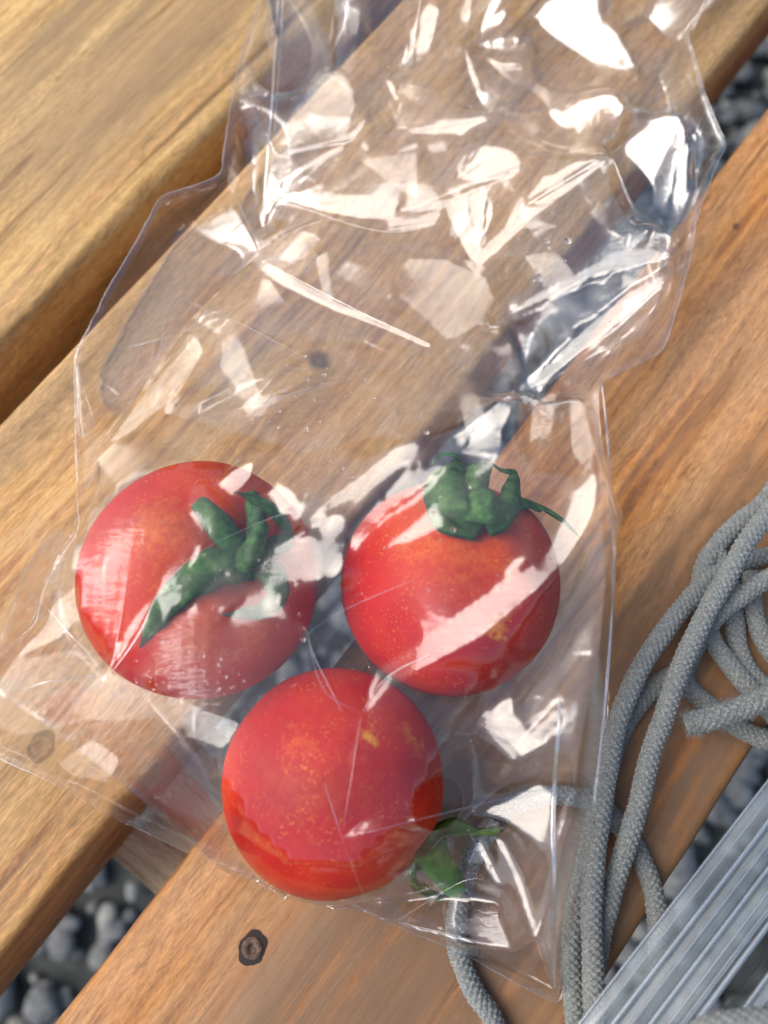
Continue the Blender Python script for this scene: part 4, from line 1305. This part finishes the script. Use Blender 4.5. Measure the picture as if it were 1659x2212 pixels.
#@@CORD
# ------------------------------------------------------------------ the braided cord
def cord_mat():
    k = NT("grey braided cotton")
    co = k.coords("Object")
    n = k.noise(k.mapping(co, scale=(2400, 2400, 2400)), 1, 3, 0.7)
    b = k.noise(k.mapping(co, scale=(700, 700, 700)), 1, 3, 0.6)
    col = k.ramp(n, [(0.3, (0.085, 0.093, 0.088)), (0.52, (0.215, 0.23, 0.218)), (0.72, (0.42, 0.435, 0.41))])
    col = k.mix(k.ramp(b, [(0.45, 0.0), (0.65, 0.5)]), col, (0.15, 0.165, 0.165))
    k.link(col, k.b.inputs["Base Color"])
    k.b.inputs["Roughness"].default_value = 0.95
    k.b.inputs["Specular IOR Level"].default_value = 0.1
    k.b.inputs["Sheen Weight"].default_value = 0.25
    k.b.inputs["Sheen Roughness"].default_value = 0.5
    k.link(k.bump(n, 0.6, 0.0002), k.b.inputs["Normal"])
    return k.m
CORD = cord_mat()
def braid(C, s, r, fam=7, pitch=None):
    """radius field of a tubular braid: two families of strands going over and under each other"""
    seg = fam * 8
    ph = np.arange(seg) / seg
    pitch = pitch or 2 * PI * r / fam * 0.82
    a = ph[None, :] * fam + s[:, None] / pitch
    b = ph[None, :] * fam - s[:, None] / pitch
    fa, fb = a % 1.0, b % 1.0
    over = (np.floor(a) + np.floor(b)) % 2 == 0
    pa = np.sin(PI * fa) ** 0.7
    pb = np.sin(PI * fb) ** 0.7
    h = np.where(over, pa * (0.45 + 0.55 * np.sin(PI * fb)), pb * (0.45 + 0.55 * np.sin(PI * fa)))
    wob = 1 + 0.02 * np.sin(s * 410)[:, None] + 0.015 * np.sin(s * 930 + 1)[:, None]
    return (r * 0.80 + 0.00066 * h) * wob, seg
cord = thing("braided_cord", "grey braided cotton cord lying in loose loops beside and under the bag", "cord")
FUZZ_V, FUZZ_F = [], []
rsf = np.random.default_rng(5)
def fuzz(C, r, n, lmin, lmax, wid=0.00006, lay=0.35):
    T, N, B = frames(C)
    base = sum(len(v) for v in FUZZ_V)
    V, F = [], []
    for q in range(n):
        i = rsf.integers(1, len(C) - 1)
        a = rsf.uniform(0, 2 * PI)
        d = N[i] * math.cos(a) + B[i] * math.sin(a)
        p = C[i] + d * r * 0.93
        L = rsf.uniform(lmin, lmax)
        dirv = d * rsf.uniform(lay, 1.0) + T[i] * rsf.normal(0, 0.9) + np.cross(T[i], d) * rsf.normal(0, 0.5)
        dirv /= np.linalg.norm(dirv)
        bend = rsf.normal(0, 0.5, 3)
        side = np.cross(dirv, rsf.normal(0, 1, 3))
        side /= np.linalg.norm(side) + 1e-9
        P = [p + dirv * L * t + bend * L * t * t * 0.6 for t in (0, .33, .66, 1)]
        o = base + len(V)
        for t, pp in enumerate(P):
            ww = wid * (1 - 0.22 * t)
            V += [pp - side * ww / 2, pp + side * ww / 2]
        for t in range(3):
            F.append((o + 2 * t, o + 2 * t + 1, o + 2 * t + 3, o + 2 * t + 2))
    FUZZ_V.append(np.array(V))
    FUZZ_F.append(np.array(F))
def strand(P, r=CR, hair=120, blunt=False):
    C, s = catmull(P, 0.00028)
    R, seg = braid(C, s, r)
    if blunt:
        end = np.clip(s / 0.0016, 0, 1)
        R = R * (0.55 + 0.45 * np.sqrt(end))[:, None]
    V, F = tube(C, R, seg)
    o = link_mesh("strand", V, clean_faces(F[-2 * seg:]) if False else clean_faces(F), CORD, cord)
    if hair:
        fuzz(C, r, hair, 0.0005, 0.0014)
    return C
strand(LOOP_UNDER, hair=260)
# the two strands that run side by side down over the table
strand(path([(1296, 2330, .013), (1289, 2209, .011), (1283, 2125, .0095), (1279, 2040, .0095), (1277, 1984, .0098), (1279, 1928, .0102), (1286, 1844, .0105), (1297, 1760, .0100), (1311, 1675, .0092), (1326, 1591, .0088),
             (1345, 1530, .0085), (1374, 1462, .0085), (1400, 1415, .0085), (1430, 1372, .0085), (1460, 1330, .0080), (1490, 1295, .0060), (1530, 1250, .0040), (1580, 1225, .0026), (1660, 1200, .0026), (1780, 1190, .0026)]), hair=420)
strand(path([(1268, 2330, .004), (1272, 2200, .0026), (1280, 2110, .0040), (1292, 2055, .0045), (1302, 2000, .0052), (1313, 1962, .0058), (1326, 1912, .0066), (1343, 1858, .0078), (1364, 1790, .0092), (1381, 1731, .0098), (1396, 1665, .0098),
             (1411, 1610, .0098), (1434, 1550, .0105), (1452, 1492, .0115), (1475, 1431, .0125), (1504, 1369, .0140), (1534, 1308, .0150), (1565, 1256, .0155), (1588, 1215, .0155), (1613, 1171, .0150), (1659, 1110, .0140), (1740, 1020, .012), (1840, 950, .01)]), hair=420)
strand(path([(1246, 2330, .0024), (1243, 2212, .0024), (1236, 2125, .0024), (1234, 2040, .0024), (1241, 1970, .0024), (1256, 1900, .0024), (1272, 1830, .0025), (1288, 1762, .0025), (1306, 1690, .0025), (1330, 1610, .0025), (1365, 1540, .0025), (1420, 1480, .0025), (1470, 1450, .0024)]), hair=200)
# loops behind them, towards the table's edge
strand(path([(1790, 930, .0026), (1700, 1015, .0026), (1650, 1085, .0026), (1600, 1125, .0026), (1555, 1170, .0026), (1522, 1222, .0026), (1514, 1270, .0026), (1520, 1330, .0028), (1540, 1385, .0042), (1570, 1428, .0044), (1600, 1466, .0046), (1640, 1510, .0046), (1700, 1580, .0046)]), hair=200)
strand(path([(1860, 1160, .0110), (1760, 1205, .0110), (1659, 1250, .0112), (1600, 1288, .0108), (1556, 1322, .0096), (1520, 1365, .0060), (1490, 1420, .0026), (1478, 1460, .0024), (1490, 1490, .0024), (1520, 1515, .0024), (1560, 1548, .0024), (1610, 1580, .0024), (1670, 1600, .0024), (1760, 1600, .0024)]), hair=220)
strand(path([(1540, 1180, .0024), (1575, 1250, .0024), (1585, 1330, .0024), (1595, 1400, .0024), (1618, 1450, .0024), (1660, 1490, .0024), (1740, 1530, .0024)]), hair=60)
strand(path([(1620, 1235, .0025), (1626, 1300, .0026), (1636, 1350, .0028), (1660, 1400, .0028), (1710, 1450, .0028), (1780, 1480, .0026)]), hair=80)
# the free end, frayed and fuzzy, rising towards the lens
CE = strand(path([(1482, 1566, .0105), (1520, 1556, .0112), (1580, 1538, .0122), (1640, 1514, .0132), (1700, 1488, .0140), (1800, 1430, .0130), (1900, 1330, .0100)]), r=0.0026, hair=300, blunt=True)
fuzz(CE[:130], 0.0026, 2600, 0.0006, 0.0024, 0.00007, 0.15)
fuzz(CE[:8], 0.0020, 700, 0.0006, 0.0018, 0.00007, 0.1)
# a strand across the clear plastic, low in the picture
strand(path([(1440, 2360, .044), (1482, 2270, .046), (1530, 2226, .048), (1600, 2213, .049), (1680, 2209, .049), (1780, 2235, .046)]), hair=200)
fz = link_mesh("fuzz", np.vstack(FUZZ_V), np.vstack(FUZZ_F), CORD, cord)
fz["kind"] = "stuff"

# ------------------------------------------------------------------ ribbed clear plastic beside the cord
def clear_mat(name, r0, haze, rough, tint):
    k = NT(name)
    k.n.remove(k.b)
    geo = k.node("ShaderNodeNewGeometry")
    dot = k.node("ShaderNodeVectorMath", operation='DOT_PRODUCT')
    k.link(geo.outputs["Incoming"], dot.inputs[0])
    k.link(geo.outputs["Normal"], dot.inputs[1])
    c = k.math('ABSOLUTE', dot.outputs["Value"])
    f = k.math('ADD', k.math('MULTIPLY', k.math('POWER', k.math('SUBTRACT', 1.0, c, True), 5.0), 1 - r0), r0, True)
    tr = k.node("ShaderNodeBsdfTransparent")
    tr.inputs[0].default_value = (*tint, 1)
    df = k.node("ShaderNodeBsdfDiffuse")
    co = k.coords("Object")
    nn = k.noise(k.mapping(co, scale=(35, 35, 35)), 1, 3, 0.5)
    k.link(k.ramp(nn, [(0.3, (0.52, 0.56, 0.555)), (0.7, (0.72, 0.76, 0.755))]), df.inputs[0])
    a = k.node("ShaderNodeMixShader")
    k.link(k.math('MULTIPLY', k.ramp(nn, [(0.35, 0.7), (0.7, 1.5)]), haze), a.inputs[0])
    k.link(tr.outputs[0], a.inputs[1])
    k.link(df.outputs[0], a.inputs[2])
    gl = k.node("ShaderNodeBsdfGlossy")
    gl.inputs["Roughness"].default_value = rough
    b = k.node("ShaderNodeMixShader")
    k.link(f, b.inputs[0])
    k.link(a.outputs[0], b.inputs[1])
    k.link(gl.outputs[0], b.inputs[2])
    k.link(b.outputs[0], k.out.inputs[0])
    return k.m
CLEAR = clear_mat("clear plastic wall", 0.09, 0.11, 0.12, (0.84, 0.88, 0.88))
RIM = clear_mat("clear plastic rim", 0.36, 0.14, 0.10, (0.86, 0.91, 0.92))
q0, q1 = at(1300, 2150, .030), at(1659, 1688, .030)
tu = (q1 - q0).normalized()
tn = Vector((tu.y, -tu.x, 0))
org = q0
packet = thing("plastic_tray", "stack of clear ribbed plastic trays standing on edge beside the grey cord", "tray", (org.x, org.y, 0.0))
def prism(name, prof, mat, x0=-0.03, x1=0.16, wob=0):
    """a strip extruded along the stack; prof is a closed outline of (across, z) in metres"""
    n = 40
    rs = np.random.default_rng(abs(hash(name + str(prof[0][0]))) % 1000 if False else int(prof[0][0] * 1e6) % 997 + 1)
    w = np.cumsum(rs.normal(0, 0.000014, n))
    w -= np.linspace(0, 1, n) * w[-1]
    V = []
    for i in range(n):
        t = x0 + (x1 - x0) * i / (n - 1)
        for a, z in prof:
            V.append(tu * t + tn * (a + w[i]) + Vector((0, 0, z + 0.5 * w[i])))
    m = len(prof)
    F = [[i * m + j, i * m + (j + 1) % m, (i + 1) * m + (j + 1) % m, (i + 1) * m + j] for i in range(n - 1) for j in range(m)]
    F += [list(range(m))[::-1], [(n - 1) * m + j for j in range(m)]]
    return link_mesh(name, V, F, mat, packet, smooth=False)
def rod(a, z, r, x0=-0.03, x1=0.16):
    prof = [(a + r * math.cos(q * PI / 5), z + r * math.sin(q * PI / 5)) for q in range(10)]
    o = prism("rim", prof, RIM, x0, x1)
    o.data.polygons.foreach_set("use_smooth", [True] * len(o.data.polygons))
def wall(a0, z0, a1, z1, th=0.0006, mat=None):
    t = np.linspace(0, 1, 9)
    up = [(a0 + (a1 - a0) * q, z0 + (z1 - z0) * q + 0.16 * abs(a1 - a0) * math.sin(PI * q)) for q in t]
    o = prism("wall", up + [(a, z - th) for a, z in reversed(up)], mat or CLEAR)
    o.data.polygons.foreach_set("use_smooth", [True] * len(o.data.polygons))
MM = 0.001
wall(0.0, .0300, 3.7 * MM, .0312)
rod(0.0, .0299, .00035)
rod(3.9 * MM, .0318, .00055)
wall(4.4 * MM, .0313, 8.2 * MM, .0325)
rod(8.5 * MM, .0330, .00050)
wall(8.9 * MM, .0326, 13.2 * MM, .0345)
wall(9.8 * MM, .0250, 13.0 * MM, .0250)
rod(10.6 * MM, .0341, .00030)
rod(13.6 * MM, .0350, .00060)
wall(18.8 * MM, .0350, 21.6 * MM, .0362)
rod(18.6 * MM, .0352, .00050)
rod(21.9 * MM, .0366, .00040)
wall(22.2 * MM, .0360, 25.4 * MM, .0374)
rod(25.6 * MM, .0378, .00060)
rod(23.6 * MM, .0371, .00030)
wall(26.1 * MM, .0372, 31 * MM, .0390)
rod(28.4 * MM, .0386, .00035)
rod(31.2 * MM, .0394, .00060)
rod(1.6 * MM, 0.0309, 0.00018)
rod(6.2 * MM, 0.0324, 0.00022)
rod(11.9 * MM, 0.0347, 0.00022)
rod(12.4 * MM, 0.0348, 0.00015)
rod(20.2 * MM, 0.0361, 0.00022)
rod(24.6 * MM, 0.0377, 0.00020)
rod(27.2 * MM, 0.0383, 0.00020)
rod(29.9 * MM, 0.0392, 0.00028)
rod(33.5 * MM, 0.0401, 0.00030)
rod(35.6 * MM, 0.0405, 0.00020)
wall(31.8 * MM, .0388, 38 * MM, .0400)
rod(38.2 * MM, .0404, .00060)
wall(9.0 * MM, .0240, 16 * MM, .0010)
wall(20.0 * MM, .0340, 27 * MM, .0120)
wall(33 * MM, .0300, 39 * MM, .0012)
print("t end", round(time.time() - T0, 1), "tris", sum(len(p.vertices) - 2 for o in bpy.data.objects if o.type == 'MESH' for p in o.data.polygons))
